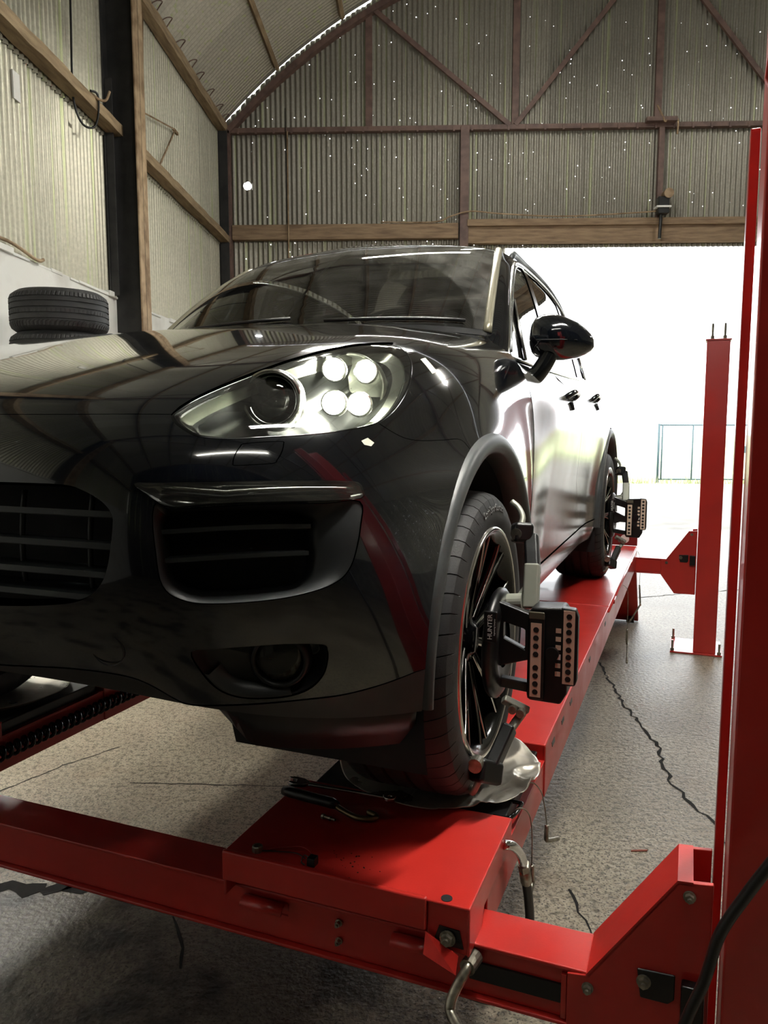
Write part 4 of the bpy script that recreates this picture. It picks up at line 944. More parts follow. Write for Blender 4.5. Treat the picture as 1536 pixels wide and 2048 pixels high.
# ---- side intake: recessed surround, slats, dark back
k = len(intake); a = np.array(intake); c0 = np.array(OUT['INTAKEIN']).mean(0)
b2 = np.array(cr(OUT['INTAKEIN'], 4, True)); 
def nearest_loop(A, B):
    A = np.array(A); B = np.array(B); n = len(A); j0 = np.linalg.norm(B-A[0], axis=1).argmin(); B = np.roll(B, -j0, 0)
    la = np.concatenate([[0], np.cumsum(np.linalg.norm(np.diff(np.vstack([A, A[:1]]), axis=0), axis=1))]); lb_ = np.concatenate([[0], np.cumsum(np.linalg.norm(np.diff(np.vstack([B, B[:1]]), axis=0), axis=1))])
    q = la[:-1]/la[-1]*lb_[-1]; BB = np.vstack([B, B[:1]]); return np.stack([np.interp(q, lb_, BB[:, 0]), np.interp(q, lb_, BB[:, 1])], 1)
bb = nearest_loop(intake, intin)
rings = [off(FRONT, intake, -.003), off(FRONT, a*.85+bb*.15, -.004), off(FRONT, bb*.9+a*.1, -.026), off(FRONT, bb, -.034), off(FRONT, bb, -.08)]
G = [[tuple(p) for p in r]+[tuple(r[0])] for r in rings]
both('intake_surround', MB().grid(G), M_sur, CAR)
G = [[tuple(p) for p in off(FRONT, bb, -.078)], [tuple(p) for p in off(FRONT, bb*.02+c0*.98, -.078)]]
both('intake_back', MB().grid([r+[r[0]] for r in G]), M_dark, CAR)
ti = lambda s, y: IN_T(s, y)
i0 = OUT['INTAKEIN']; tmin = min(p[1] for p in i0); tmax = max(p[1] for p in i0)
for tt, sl in ((tmin+(tmax-tmin)*.60, .045), (tmin+(tmax-tmin)*.30, .045)):
    both('intake_slat', slat(FRONT, .335, .665, tt, -.022, -.06, .005, 16, sl), M_slat, CAR, False, bev=.0015)
# ---- daytime running lamp
DR = {}
for s in (1, -1): DR[s] = empty('running_lamp'); DR[s].parent = CAR
panel('lens', FRONT, drl, [], M_lens, DR, h=.012, gap=.001, flange=.006, d=.002, sides=(1, -1))
dc = np.array(drl); cc = dc.mean(0)
G = [off(FRONT, dc, -.002), off(FRONT, dc*.93+cc*.07, -.014), off(FRONT, dc*.75+cc*.25, -.018), off(FRONT, dc*.02+cc*.98, -.018)]
both('reflector', MB().grid([[tuple(p) for p in r]+[tuple(r[0])] for r in G]), mat('lamp chrome', (200, 200, 198), .18, .95), DR)
d_s = [p[0] for p in OUT['DRL']]; 
for dt, m in ((.006, M_chr2), (-.004, M_hlb)):
    sv = np.linspace(min(d_s)+.05, max(d_s)-.02, 18); tv = np.interp(sv, [OUT['DRL'][2][0], OUT['DRL'][5][0]], [(OUT['DRL'][2][1]+OUT['DRL'][10][1])/2, (OUT['DRL'][5][1]+OUT['DRL'][7][1])/2])+dt
    both('light_guide', MB().tube([tuple(p) for p in off(FRONT, np.stack([sv, tv], 1), -.008)], .0035, 8), m, DR)
# ---- fog lamp recess
fg = np.array(fog); fc = np.array(OUT['fogc'])
FG = {}
for s in (1, -1): FG[s] = empty('fog_lamp'); FG[s].parent = CAR
mid = fg.mean(0)
G = [off(FRONT, fg, -.004), off(FRONT, fg*.93+mid*.07, -.018), off(FRONT, fg*.80+mid*.20, -.036), off(FRONT, fg*.02+mid*.98, -.034)]
both('fog_bezel', MB().grid([[tuple(p) for p in r]+[tuple(r[0])] for r in G]), M_trim, FG)
# crescent fin under the fog lamp
sv = np.array(OUT['FOG']); fin = [sv[13], sv[12], sv[11], sv[10], sv[9]]; fo = np.array(cr(fin, 5)); fi = fo*.80+fc*.20
G = [[tuple(p) for p in off(FRONT, fo*.98+fc*.02, .000)], [tuple(p) for p in off(FRONT, fo*.6+fi*.4, .004)], [tuple(p) for p in off(FRONT, fi, -.028)]]
both('fog_fin', MB().grid(G), M_satin, FG)
def disc_on(S, st, d, r, prof, n=28):     # lathe around the surface normal; prof: (radius factor, depth)
    p = off(S, st, d)[0]; nn = nrm(S, st)[0]; nn = Vector(nn)*.55+Vector((1, .0, 0))*.45; nn.normalize(); a = nn.orthogonal().normalized(); b = nn.cross(a); G = []
    for i in range(n+1):
        q = 2*PI*i/n; G.append([tuple(Vector(p)+(a*math.cos(q)+b*math.sin(q))*(r*k)+nn*h) for k, h in prof])
    return MB().grid(G)
both('fog_ring', disc_on(FRONT, fc, -.02, .044, [(1.25, -.02), (1.12, .006), (1.0, .010), (.94, .0), (.92, -.02)]), M_trim, FG)
both('fog_reflector', disc_on(FRONT, fc, -.036, .041, [(1, .008), (.8, -.012), (.4, -.022), (.01, -.024)]), mat('fog reflector', (225, 212, 196), .3, .2, c2=(140, 100, 84), scale=60), FG)
both('fog_lens', disc_on(FRONT, fc, -.022, .041, [(1, 0), (.7, .006), (.35, .009), (.01, .010)]), M_lens, FG)
both('park_sensor', disc_on(FRONT, OUT['sensor'], -.028, .010, [(1.2, -.004), (1.2, .003), (1.0, .004), (.85, .002), (.01, .002)], 16), M_satin, FG)
both('tow_cover_line', disc_on(FRONT, OUT['tow'], -.0005, .030, [(1.02, -.002), (1.0, .0012), (.97, -.002)], 30), M_trim, CAR)
# ---- headlamp
HD = {}
for s in (1, -1): HD[s] = empty('headlamp'); HD[s].parent = CAR
panel('lens', FRONT, HL, [], M_lens, HD, h=.014, gap=.003, flange=.008, d=.001, sides=(1, -1))
hl = np.array(HL); hc = hl.mean(0)
ins = lambda k, d: off(FRONT, hl*(1-k)+hc*k, d)
G = [ins(-.01, .0), ins(.012, .0015), ins(.04, -.004), ins(.05, -.012)]
both('lamp_seal', MB().grid([[tuple(p) for p in r]+[tuple(r[0])] for r in G]), M_blkgl, HD)
G = [ins(.03, -.010), ins(.10, -.030), ins(.13, -.034)]
both('outer_bezel', MB().grid([[tuple(p) for p in r]+[tuple(r[0])] for r in G]), M_hlin, HD)
G = [ins(.13, -.034), ins(.18, -.060), ins(.40, -.085), ins(.98, -.095)]
both('housing', MB().grid([[tuple(p) for p in r]+[tuple(r[0])] for r in G]), M_hlb, HD)
def lampdisc(st, d, r, prof, n=32, tilt=.8):
    p = np.array(st); nn = Vector((1, .30, .04)); nn.normalize(); a = nn.orthogonal().normalized(); b = nn.cross(a); G = []
    for i in range(n+1):
        q = 2*PI*i/n; G.append([tuple(Vector(p)+(a*math.cos(q)+b*math.sin(q))*(r*k)+nn*h) for k, h in prof])
    return MB().grid(G)
both('projector_shroud', lampdisc(OUT['projp'], 0, .050, [(1.18, -.02), (1.12, .012), (1.0, .016), (.95, .008), (.82, -.01)]), M_chr2, HD)
both('projector_lens', lampdisc(OUT['projp'], 0, .042, [(1, 0), (.9, .014), (.7, .025), (.4, .033), (.01, .036)]), glassmat('projector glass', (.5, .55, .5), 1.9), HD)
both('projector_back', lampdisc(OUT['projp'], 0, .044, [(1, -.001), (.5, -.02), (.01, -.03)]), M_hlb, HD)
# four running-light cells in one bright module
lc = np.array(OUT['lcp'])-np.array([.957, .287, .04])*.045
both('light_module', lampdisc(lc, 0, .078, [(1.0, -.03), (.96, .006), (.9, .008), (.85, -.010), (.01, -.012)], 40), M_hlin, HD)
for n in ('l1', 'l2', 'l3', 'l4'):
    st = OUT[n+'p']; both('cell_ring', lampdisc(st, 0, .026, [(1, -.02), (.95, .004), (.8, .0), (.7, -.012), (.3, -.014)], 24), M_chr2, HD)
    both('led_cell', lampdisc(st, 0, .0165, [(1, -.004), (.9, .002), (.01, .007)], 12), M_led, HD)
# ---- small pale patches on the paint
M_patch = mat('masking tape', (222, 218, 200), .7)
panel('tape_piece', FRONT, OUT['TAPE1'], [], M_patch, CAR, h=.01, gap=0, flange=0, d=.0008); panel('tape_piece', FRONT, OUT['TAPE2'], [], M_patch, CAR, h=.01, gap=0, flange=0, d=.0008)
# ---- wheel arch trims and liners
def archtrim(u0, vv, rs, a0, a1):
    G = []
    for i in range(61):
        q = R(a0+(a1-a0)*i/60); cs, sn = math.cos(q), math.sin(q); tp = min(1.0, .35+.65*min(i, 60-i)/9)
        G.append([(u0+r*cs, vv+dv, .365+r*sn) for r, dv in [(.4615+(r_-.4615)*tp, dv_-.012*(1-tp)) for r_, dv_ in ((.512, -.016), (.508, .004), (.498, .012), (.482, .014), (.468, .010), (.461, .0), (.459, -.05))]])
    return MB().grid(G)
def liner(u0, v0, v1, r=.462):
    mb = MB(); G = []
    for i in range(33):
        q = R(-20+220*i/32); G.append([(u0+r*math.cos(q), v, .365+r*math.sin(q)) for v in (v0, v1)])
    mb.grid(G)
    mb.add([(u0+r*math.cos(R(-20+220*i/32)), v1, .365+r*math.sin(R(-20+220*i/32))) for i in range(33)]+[(u0, v1, .3)], [(i, i+1, 33) for i in range(32)])
    return mb
both('arch_trim', archtrim(0, .956, 0, -1, 184), M_satin, CAR); both('arch_liner', liner(0, .94, .50), M_dark, CAR)
vr = float(SIDE([-2.895, .865])[0, 1])
both('arch_trim', archtrim(-2.895, vr-.002, 0, -2, 182), M_satin, CAR); both('arch_liner', liner(-2.895, .93, .50), M_dark, CAR)
# ---- sides
def arc(u0, r, a0, a1, n=24): return [(u0+r*math.cos(R(a0+(a1-a0)*i/n)), .365+r*math.sin(R(a0+(a1-a0)*i/n))) for i in range(n+1)]
fe = [tuple(FRONT([s, 1.0])[0, [0, 2]]) for s in np.linspace(.80, .985, 10)]     # door gap follows the fender edge
fe = [(u-.004, w) for u, w in fe if w < 1.075]
BELT = [(-.80, 1.115), (-1.2, 1.118), (-1.7, 1.122), (-2.2, 1.13), (-2.7, 1.145), (-3.2, 1.165)]
DW = .40
b1 = [(-1.690, 1.122), (-1.69, .95), (-1.695, .75), (-1.72, .64), (-1.80, .56), (-1.83, DW+.02), (-1.82, DW)]
door1 = [(-.80, 1.112)]+[(-.72, 1.095)]+fe+[(fe[-1][0], DW)]
door1 = door1+[(-1.2, DW)]+b1[::-1]+BELT[1:2]
DO1 = panel('front_door', SIDE, door1, [], M_paints, CAR, h=.03, gap=.002, sides=(1, -1))
a2 = [p for p in arc(-2.895, .512, 0, 110) if True]
door2 = b1+[(-2.2, DW)]+[p for p in arc(-2.895, .515, 4, 62, 14)]+[(-2.66, .95), (-2.70, 1.145)]+BELT[3:4]
DO2 = panel('rear_door', SIDE, door2, [], M_paints, CAR, h=.03, gap=.002, sides=(1, -1))
quart = [(-2.70, 1.145), (-2.66, .95)]+arc(-2.895, .515, 62, 180, 20)+[(-3.42, .40), (-3.80, .40), (-3.84, .80), (-3.80, 1.15), (-3.2, 1.165)]
panel('rear_quarter', SIDE, quart, [], M_paints, CAR, h=.035, gap=.002, sides=(1, -1))
sill = [(-.52, .33), (-.515, DW), (-1.2, DW), (-1.82, DW), (-2.385, DW), (-2.40, .33), (-2.36, .295), (-.56, .295)]
panel('sill', SIDE, sill, [], M_paints, CAR, h=.03, gap=.002, sides=(1, -1), d=.004)
# glazing: one dark band with chrome outline, windows cut in front / rear / quarter
dl = [tuple(p) for p in OUT['CHROME'][:5]]
top = [(-1.60, 1.592), (-1.80, 1.612), (-2.1, 1.618), (-2.5, 1.60), (-2.9, 1.545), (-3.2, 1.455), (-3.38, 1.36)]
dlo = [(-.845, 1.122)]+cr(dl+top, 4)+[(-3.42, 1.25), (-3.3, 1.175), (-2.9, 1.155), (-2.2, 1.133), (-1.2, 1.122)]
w1 = [(-1.105, 1.140)]+[(-1.200, 1.372)]+[(-1.38, 1.487), (-1.50, 1.546), (-1.60, 1.578), (-1.68, 1.590), (-1.74, 1.588), (-1.735, 1.3), (-1.70, 1.142)]
w0 = [(-.905, 1.138), (-1.04, 1.258), (-1.185, 1.368), (-1.094, 1.139)]
w2 = [(-1.80, 1.142), (-1.82, 1.3), (-1.83, 1.588), (-2.1, 1.600), (-2.5, 1.582), (-2.62, 1.56), (-2.66, 1.3), (-2.64, 1.160)]
w3 = [(-2.72, 1.162), (-2.74, 1.3), (-2.72, 1.545), (-2.9, 1.522), (-3.18, 1.438), (-3.33, 1.345), (-3.35, 1.26), (-3.2, 1.185)]
panel('window_frame', SIDE, dlo, [w0, w1, w2, w3], M_blkgl, CAR, h=.03, gap=.001, sides=(1, -1), d=-.002)
for n, wp in (('front_quarter_glass', w0), ('front_door_glass', w1), ('rear_door_glass', w2), ('rear_quarter_glass', w3)):
    panel(n, SIDE, wp, [], M_sg, CAR, h=.04, gap=0, flange=0, sides=(1, -1), d=-.006)
loop = [tuple(off(SIDE, p, .003)[0]) for p in dlo]
both('chrome_surround', MB().tube(loop, .0055, 6, True), M_chr2, CAR)
both('chrome_divider', MB().tube([tuple(off(SIDE, p, .003)[0]) for p in ((-1.098, 1.135), (-1.15, 1.27), (-1.198, 1.375))], .0055, 6), M_chr2, CAR)
inner = [tuple(off(SIDE, p, .001)[0]) for p in [(-.90, 1.150)]+cr([tuple(p) for p in OUT['GLASSF'][:4]], 3)[1:]+[(-1.60, 1.580), (-1.74, 1.592)]]
both('chrome_bead', MB().tube(inner, .003, 6), M_chr2, CAR)
# shoulder strip between belt line and doors
# ---- windscreen, cowl, pillars, roof
panel('windscreen', WSCR, [(0, .03), (.5, .03), (.97, .03), (.985, .06), (.985, .96), (.97, .985), (.5, .985), (0, .985)], [], M_ws, CAR, h=.03, gap=0, flange=0, join=True)
panel('screen_seal', WSCR, [(0, 0), (.5, 0), (1, 0), (1, .5), (1, 1), (.5, 1), (0, 1)], [[(-.02, .03), (.5, .03), (.965, .03), (.98, .06), (.98, .955), (.965, .98), (.5, .98), (-.02, .98)]], M_trim, CAR, h=.03, gap=0, flange=.01, d=-.001, join=True)
both('screen_trim', MB().tube([tuple(off(WSCR, [1.0, b], .0)[0]) for b in np.linspace(0.02, 1, 24)], .017, 10), mat('polished pillar trim', (150, 146, 126), .28, .45), CAR)  # dark trim coloured beige: its bright reflection is put into the colour
wi = [(.0, .03), (.3, .02), (.55, .03)]
# A pillar: loft between screen edge and window outline
ch = cr([tuple(p) for p in OUT['CHROME'][:5]]+[(-1.60, 1.592)], 6); G = []
n = 26
chl = np.array(ch); idx = np.linspace(0, len(ch)-1, n)
side_pts = np.stack([np.interp(idx, range(len(ch)), chl[:, 0]), np.interp(idx, range(len(ch)), chl[:, 1])], 1); side_pts[0] = (-.80, 1.118)
for i in range(n):
    k = i/(n-1); a = WSCR([1.0, k*.995])[0]; b = SIDE(side_pts[i])[0]; na = nrm(WSCR, [1.0, k*.995])[0]; nb = nrm(SIDE, side_pts[i])[0]
    L = np.linalg.norm(b-a); row = []
    # tangents perpendicular to the edge
    e = (b-a)/L; ta = e-na*(e@na); tb = e-nb*(e@nb); ta /= np.linalg.norm(ta); tb /= np.linalg.norm(tb)
    for q in np.linspace(0, 1, 9):
        h00, h10, h01, h11 = 2*q**3-3*q*q+1, q**3-2*q*q+q, -2*q**3+3*q*q, q**3-q*q
        row.append(tuple(a*h00+ta*L*1.1*h10+b*h01+tb*L*1.1*h11))
    G.append(row)
both('a_pillar', MB().grid(G), M_paint, CAR)
# cowl filler between bonnet, screen and fender
G = []
for s in np.linspace(0, .5, 12):
    a = FRONT([s, .99])[0]; b = WSCR([min(1, s*2.0), .02])[0]; G.append([tuple(a-[0, 0, .012]), tuple((a+b)/2-[0, 0, .03]), tuple(b-[.005, 0, .006])])
both('cowl', MB().grid(G), M_trim, CAR)
G = []
pts0 = FRONT(np.stack([np.linspace(.49, .90, 12), np.full(12, .997)], 1)); tgt = [WSCR([1.0, .0])[0], WSCR([1.0, .005])[0], (np.array(G[0][0]) if G else np.array([-.83, .74, 1.17]))]
sp = [WSCR([1.0, 0.0])[0], np.array([-.83, .745, 1.175]), np.array([-.82, .775, 1.145]), SIDE([-.80, 1.115])[0], SIDE([-.76, 1.09])[0], SIDE([-.70, 1.06])[0], SIDE([-.66, 1.02])[0]]
for q in np.linspace(0, 1, 12):
    j = q*(len(sp)-1); i = min(int(j), len(sp)-2); b = sp[i]+(sp[i+1]-sp[i])*(j-i); a = pts0[int(round(q*11))]; G.append([tuple(a-[.0, .0, .004]), tuple((a+b)/2), tuple(b)])
both('fender_corner', MB().grid(G), M_paint, CAR)
# roof
us = np.linspace(0, 1, 26); vs_ = np.linspace(0, 1, 15); G = []
topl = np.array([(-1.47, 1.5593), (-1.60, 1.600), (-1.80, 1.626), (-2.1, 1.634), (-2.5, 1.617), (-2.9, 1.562), (-3.2, 1.475), (-3.45, 1.38)])
for a in us:
    ue = -1.49-a*1.96; we = np.interp(-ue, -topl[:, 0], topl[:, 1])+.008; e = SIDE([ue, we])[0]
    wc = np.interp(-ue, [1.35, 1.6, 2.0, 2.4, 2.9, 3.2, 3.45], [1.660, 1.690, 1.705, 1.700, 1.655, 1.60, 1.53])
    f0 = WSCR([0, 1.0])[0]; row = []
    for b in vs_:
        x = b; uu = ue+(1-a)*(1-a)*(WSCR([min(1, x), 1.0])[0][0]-(-1.49)) if x < .999 else ue
        vv = e[1]*np.sin(x*PI/2)**.92 if False else e[1]*x
        ww = wc-(wc-e[2])*(x**2.6)
        if a == 0:
            q = WSCR([x, 1.0])[0]; vv = q[1]; ww = q[2]; uu = q[0]
        row.append((uu, vv, ww))
    G.append(row)
# blend first rows so that the roof starts on the screen header
both('roof', MB().grid(G), M_paint, CAR)
rp = [tuple(np.array(SIDE([u, np.interp(-u, -topl[:, 0], topl[:, 1])+.012])[0])+[0, -.02, .035]) for u in np.linspace(-1.75, -3.2, 24)]
rp = [tuple(np.array(rp[0])+[.06, 0, -.035])]+rp+[tuple(np.array(rp[-1])+[-.06, 0, -.05])]
both('roof_rail', MB().tube(rp, .013, 8), M_satin, CAR)
# ---- tail
G = []
sec = [(-3.80, .40), (-3.84, .6), (-3.84, .80), (-3.83, 1.0), (-3.80, 1.15), (-3.62, 1.28), (-3.44, 1.38)]
for u, w in sec:
    e = SIDE([u, w])[0]; bul = .10 if w < 1.2 else .06
    G.append([(u-bul*(1-x*x), e[1]*x, w+(.03*(1-x*x) if w > 1.3 else 0)) for x in np.linspace(0, 1, 10)])
both('tailgate', MB().grid(G), M_paint, CAR)
both('rear_side_fill', MB().grid([[tuple(SIDE([u, w])[0]) for u in (-3.2, -3.44, -3.62, -3.80)] for w in (1.16, 1.17)]), M_paint, CAR)
G = [[tuple(SIDE([-3.2-.24*k, 1.165+(np.interp(3.2+.24*k, -topl[:, 0], topl[:, 1])-1.165)*q])[0]) for q in np.linspace(0, 1, 6)] for k in np.linspace(0, 1.2, 6)]
both('d_pillar', MB().grid(G), M_paint, CAR)
MB().box(-3.7, .25, -.48, .48, .27, .36).build('underbody', M_dark, CAR)
MB().box(-3.72, -.62, -.80, .80, .34, .50).build('cabin_floor', M_dark, CAR)
MB().box(-.68, -.60, -.78, .78, .5, 1.12).build('bulkhead', M_dark, CAR)
MB().box(.55, .60, -.55, .55, .40, .95).build('engine_shield', M_dark, CAR)
# ---- cabin
db = MB(); G = []
for q, (u, w) in enumerate(((-.70, 1.14), (-.85, 1.165), (-1.05, 1.15), (-1.15, 1.08), (-1.18, .9))): G.append([(u-.05*(v/.78)**2, v, w-.02*(v/.78)**4) for v in np.linspace(-.78, .78, 21)])
db.grid(G); db.build('dashboard', M_cab, CAR, True)
for s in (-1, 1):
    G = []
    for w, u, hw in ((.62, -1.62, .23), (.75, -1.66, .25), (1.0, -1.74, .26), (1.18, -1.80, .24), (1.27, -1.83, .16)):
        G.append([(u+.05*(1-x*x)-.0, s*.38+x*hw, w) for x in np.linspace(-1, 1, 9)]+[(u-.09, s*.38+x*hw*.95, w) for x in np.linspace(1, -1, 9)]); G[-1].append(G[-1][0])
    MB().grid(G).build('seat_back', M_seat, CAR, True)
    MB().cbox((-1.84, s*.38, 1.37), (.09, .24, .17)).build('headrest', M_seat, CAR, bev=.035, seg=3)
    MB().cbox((-1.42, s*.38, .60), (.5, .5, .16)).build('seat_base', M_seat, CAR, bev=.04, seg=3)
MB().cbox((-2.75, 0, .95), (.16, 1.35, .72)).build('rear_bench', M_seat, CAR, bev=.05, seg=3)
for k in (-.42, 0, .42): MB().cbox((-2.80, k, 1.38), (.08, .24, .15)).build('headrest', M_seat, CAR, bev=.03, seg=3)
MB().lathe([(.185*1+.014*math.cos(q), .014*math.sin(q)) for q in np.linspace(0, 2*PI, 9)], 32, (0, 0, 0), 0).build('steering_wheel', M_cab, CAR, True).matrix_local = Matrix.Translation((-1.22, -.38, 1.06)) @ Matrix.Rotation(R(-22), 4, 'Y')
MB().cbox((-1.16, 0, 1.50), (.03, .24, .065)).build('interior_mirror', M_cab, CAR, bev=.012)
# ---- wipers
for v0, v1 in ((.10, .62), (-.52, .02)):
    P = [tuple(off(WSCR, [abs(v)/.73, .035+.02*i/6], .012)[0]*np.array([1, 1 if v >= 0 else -1, 1])) for i, v in enumerate(np.linspace(v0, v1, 7))]
    MB().tube(P, .006, 6).build('wiper', M_trim, CAR, True)
# ---- door mirrors
MR = {}
for s in (1, -1): MR[s] = empty('door_mirror'); MR[s].parent = CAR
secs = [(1059, 660, 694), (1063, 643, 704), (1070, 632, 711), (1085, 626, 716), (1106, 626, 719), (1124, 631, 718.5), (1151, 644, 714), (1166, 656, 708.5), (1177, 668, 701), (1183, 679, 693)]
G = []
for x, y0, y1 in secs:
    v = .837+(x-1058)*.00176+.004; wt = 1.233+(660-y0)*.00176+.003; wb_ = 1.233+(660-y1)*.00176+.003; c = (wt+wb_)/2; hh = (wt-wb_)/2; dp = .085*min(1, hh/.08)**.8; row = []
    for i in range(29):
        q = 2*PI*i/28; cu, sw = math.cos(q), math.sin(q); uu = -1.02+(dp*abs(cu)**.85 if cu > 0 else -.045*abs(cu)**.35)*1.0*(1 if cu > 0 else 1); row.append((uu-.10*(v-.84), v, c+hh*math.copysign(abs(sw)**.9, sw)-.008))
    G.append(row)
mb = MB().grid(G); mb.f += [tuple(range(28))[::-1], tuple(len(mb.v)-29+i for i in range(28))]
both('mirror_shell', mb, M_paint, MR)
both('mirror_seam', MB().tube([(-1.02+.088*min(1, 1)*1.0-.10*(v-.84)-(.02 if v > .98 else 0)-(.03 if v > 1.02 else 0), v, 1.192-.02*(v-.85)) for v in np.linspace(.875, 1.03, 8)], .0018, 5), M_trim, MR)
arm = smoothpath([(-1.0, .915, 1.150), (-.985, .895, 1.105), (-.97, .868, 1.068), (-.95, .84, 1.064), (-.92, .80, 1.075)], 6)
G = []
for i, p in enumerate(arm):
    k = i/(len(arm)-1); rx, rz = .042+.01*k, .030-.004*math.sin(PI*k)+.012*k
    t = (arm[min(i+1, len(arm)-1)]-arm[max(i-1, 0)]).normalized(); a = Vector((1, 0, 0)); b = t.cross(a).normalized(); G.append([tuple(p+a*rx*math.cos(q)+b*rz*math.sin(q)) for q in np.linspace(0, 2*PI, 17)])
both('mirror_arm', MB().grid(G), M_blkgl, MR)
# ---- door handles and badge
for u, w in ((-1.46, 1.005), (-2.40, 1.022)):
    p = [off(SIDE, [u+d, w+z], q)[0] for d, z, q in ((.10, 0, .0), (.085, .003, .028), (0, .006, .036), (-.085, .003, .028), (-.10, 0, .0))]
    both('door_handle', MB().tube(smoothpath([tuple(x) for x in p], 4), .012, 10), M_paint, CAR)
    both('handle_cup', MB().tube([tuple(off(SIDE, [u+.06, w-.02], .006)[0]), tuple(off(SIDE, [u+.05, w-.05], .003)[0])], .008, 8), M_trim, CAR)
bc = bpy.data.curves.new('model_badge', 'FONT'); bc.body = 'diesel'; bc.size = .032; bc.extrude = .0015; ob = bpy.data.objects.new('model_badge', bc)
me = bpy.data.meshes.new_from_object(ob); bpy.data.objects.remove(ob); me.materials.append(M_chr2)
bo = bpy.data.objects.new('model_badge', me); COL.objects.link(bo); bo.parent = CAR
sb = np.array(OUT['BADGE']); pb = off(FRONT, sb, .001)[0]; zb = Vector(nrm(FRONT, sb)[0]); xb = Vector((-1, 0, 0)); xb = (xb-zb*xb.dot(zb)).normalized(); yb = zb.cross(xb)
bo.matrix_local = Matrix(((xb.x, yb.x, zb.x, pb[0]+.05), (xb.y, yb.y, zb.y, pb[1]-.002), (xb.z, yb.z, zb.z, pb[2]), (0, 0, 0, 1)))
# ================================================================ wheels
M_rimb = mat('gloss black alloy', (10, 10, 11), .16, .3)
M_rime = mat('machined alloy edge', (215, 213, 208), .18, 1.0)
def tyre_mesh(R0=.370, wd=.295, rr_=.272, nsip=52, sub=4):
    hw = wd/2; prof = [(rr_, -hw+.022), (rr_+.012, -hw+.008), (rr_+.035, -hw+.001), (rr_+.060, -hw+.003), (R0-.018, -hw+.012), (R0-.008, -hw+.024), (R0-.003, -hw+.040)]
    y = -hw+.040
    gs = (-.072, -.028, .022, .066)
    for g in gs: prof += [(R0-.0005, g-.0065), (R0-.008, g-.005), (R0-.008, g+.005), (R0-.0005, g+.0065)]
    pr = prof+[(r, -a) for r, a in prof[6::-1]]
    prof = pr
    G = []; per = 2*PI/nsip
    for i in range(nsip):
        for fr, dp in ((0, 0), (.018, 1), (.045, 1), (.065, 0), (.36, 0), (.68, 0)):
            q = (i+fr)*per; row = []
            for j, (r, a) in enumerate(prof):
                dr = -.0065*dp if (R0-.019 < r and abs(a) > .073) else 0
                qq = q+.9*per*max(0, abs(a)-.07)/.07*(1 if a > 0 else -1)*.5
                row.append(((r+dr)*math.cos(qq), a, (r+dr)*math.sin(qq)))
            G.append(row)
    G.append(G[0])
    return MB().grid(G).mesh('tyre', M_rub, True)
def sharpen(me, deg):
    bm = bmesh.new(); bm.from_mesh(me)
    for e in bm.edges:
        if len(e.link_faces) == 2 and e.calc_face_angle(0) > R(deg): e.smooth = False
    bm.to_mesh(me); bm.free(); return me
TYR = sharpen(tyre_mesh(), 24)
rim_prof = [(.272, -.125), (.276, -.125), (.283, -.118), (.270, -.11), (.252, -.06), (.238, .02), (.240, .10), (.252, .125), (.262, .138), (.272, .143), (.281, .142), (.284, .136), (.280, .128), (.272, .120)]
RIM = MB().lathe(rim_prof, 64, (0, 0, 0), 1).mesh('rim', M_rimb, True)
LIP = MB().lathe([(.2725, .1435), (.277, .1455), (.2815, .1435), (.2845, .138)], 96, (0, 0, 0), 1).mesh('rim_lip', M_rime, True)
def spoke_mb(off_a, edge):
    # blade from hub to lip in the wheel plane; wheel axis = y
    mb = MB(); pts = [(.055, .092, .0), (.10, .100, .006), (.16, .112, .012), (.22, .124, .020), (.268, .132, .030)]
    G = []
    for i, (r, y, a) in enumerate(smoothpath([(p[0], p[1], p[2]) for p in pts], 3)):
        an = off_a*a/.03; wv = .0105-.003*(r-.05)/.2
        c, s = math.cos(an), math.sin(an); x0, z0 = r*c, r*s; tx, tz = -s, c
        if edge == 0: G.append([(x0+tx*wv, y, z0+tz*wv), (x0+tx*wv*.6, y-.035, z0+tz*wv*.6), (x0-tx*wv*.6, y-.035, z0-tz*wv*.6), (x0-tx*wv, y, z0-tz*wv), (x0+tx*wv, y, z0+tz*wv)])
        else: G.append([(x0+tx*wv*edge*.72, y+.0012, z0+tz*wv*edge*.72), (x0+tx*wv*edge*1.02, y+.0004, z0+tz*wv*edge*1.02), (x0+tx*wv*edge*1.02, y-.003, z0+tz*wv*edge*1.02)])
    mb.grid(G); return mb
SPK = {}
for sg in (1, -1):
    SPK[(sg, 0)] = spoke_mb(sg*.105, 0).mesh('spoke', M_rimb, True)
    for e in (1, -1): SPK[(sg, e)] = spoke_mb(sg*.105, e).mesh('spoke_edge', M_rime, True)
HUB = MB().lathe([(.0, .105), (.03, .105), (.036, .100), (.040, .092), (.070, .088), (.078, .078), (.080, .04)], 40, (0, 0, 0), 1).mesh('hub', M_rimb, True)
DSC = MB().lathe([(.06, .0), (.175, .0), (.175, .02), (.06, .02), (.06, .0)], 48, (0, 0, 0), 1).mesh('brake_disc', mat('brake disc', (120, 118, 115), .35, .9), True)
def wheel(u, s, seed):
    w = empty('wheel'); w.parent = CAR; w.location = (u, s*.815, .365)
    if s < 0: w.rotation_euler = (0, 0, PI)
    inst(TYR, 'tyre', w, rot=(0, .0, 0)); inst(RIM, 'rim', w); inst(LIP, 'rim_lip', w); inst(HUB, 'hub', w); inst(DSC, 'brake_disc', w)
    for i in range(10):
        a = 2*PI*i/10+seed
        for sg in (1, -1):
            inst(SPK[(sg, 0)], 'spoke', w, rot=(0, a, 0))
            for e in (1, -1): inst(SPK[(sg, e)], 'spoke_edge', w, rot=(0, a, 0))
    return w
WF = wheel(0, 1, .30); wheel(0, -1, .1); WRr = wheel(-2.895, 1, .5); wheel(-2.895, -1, .2)
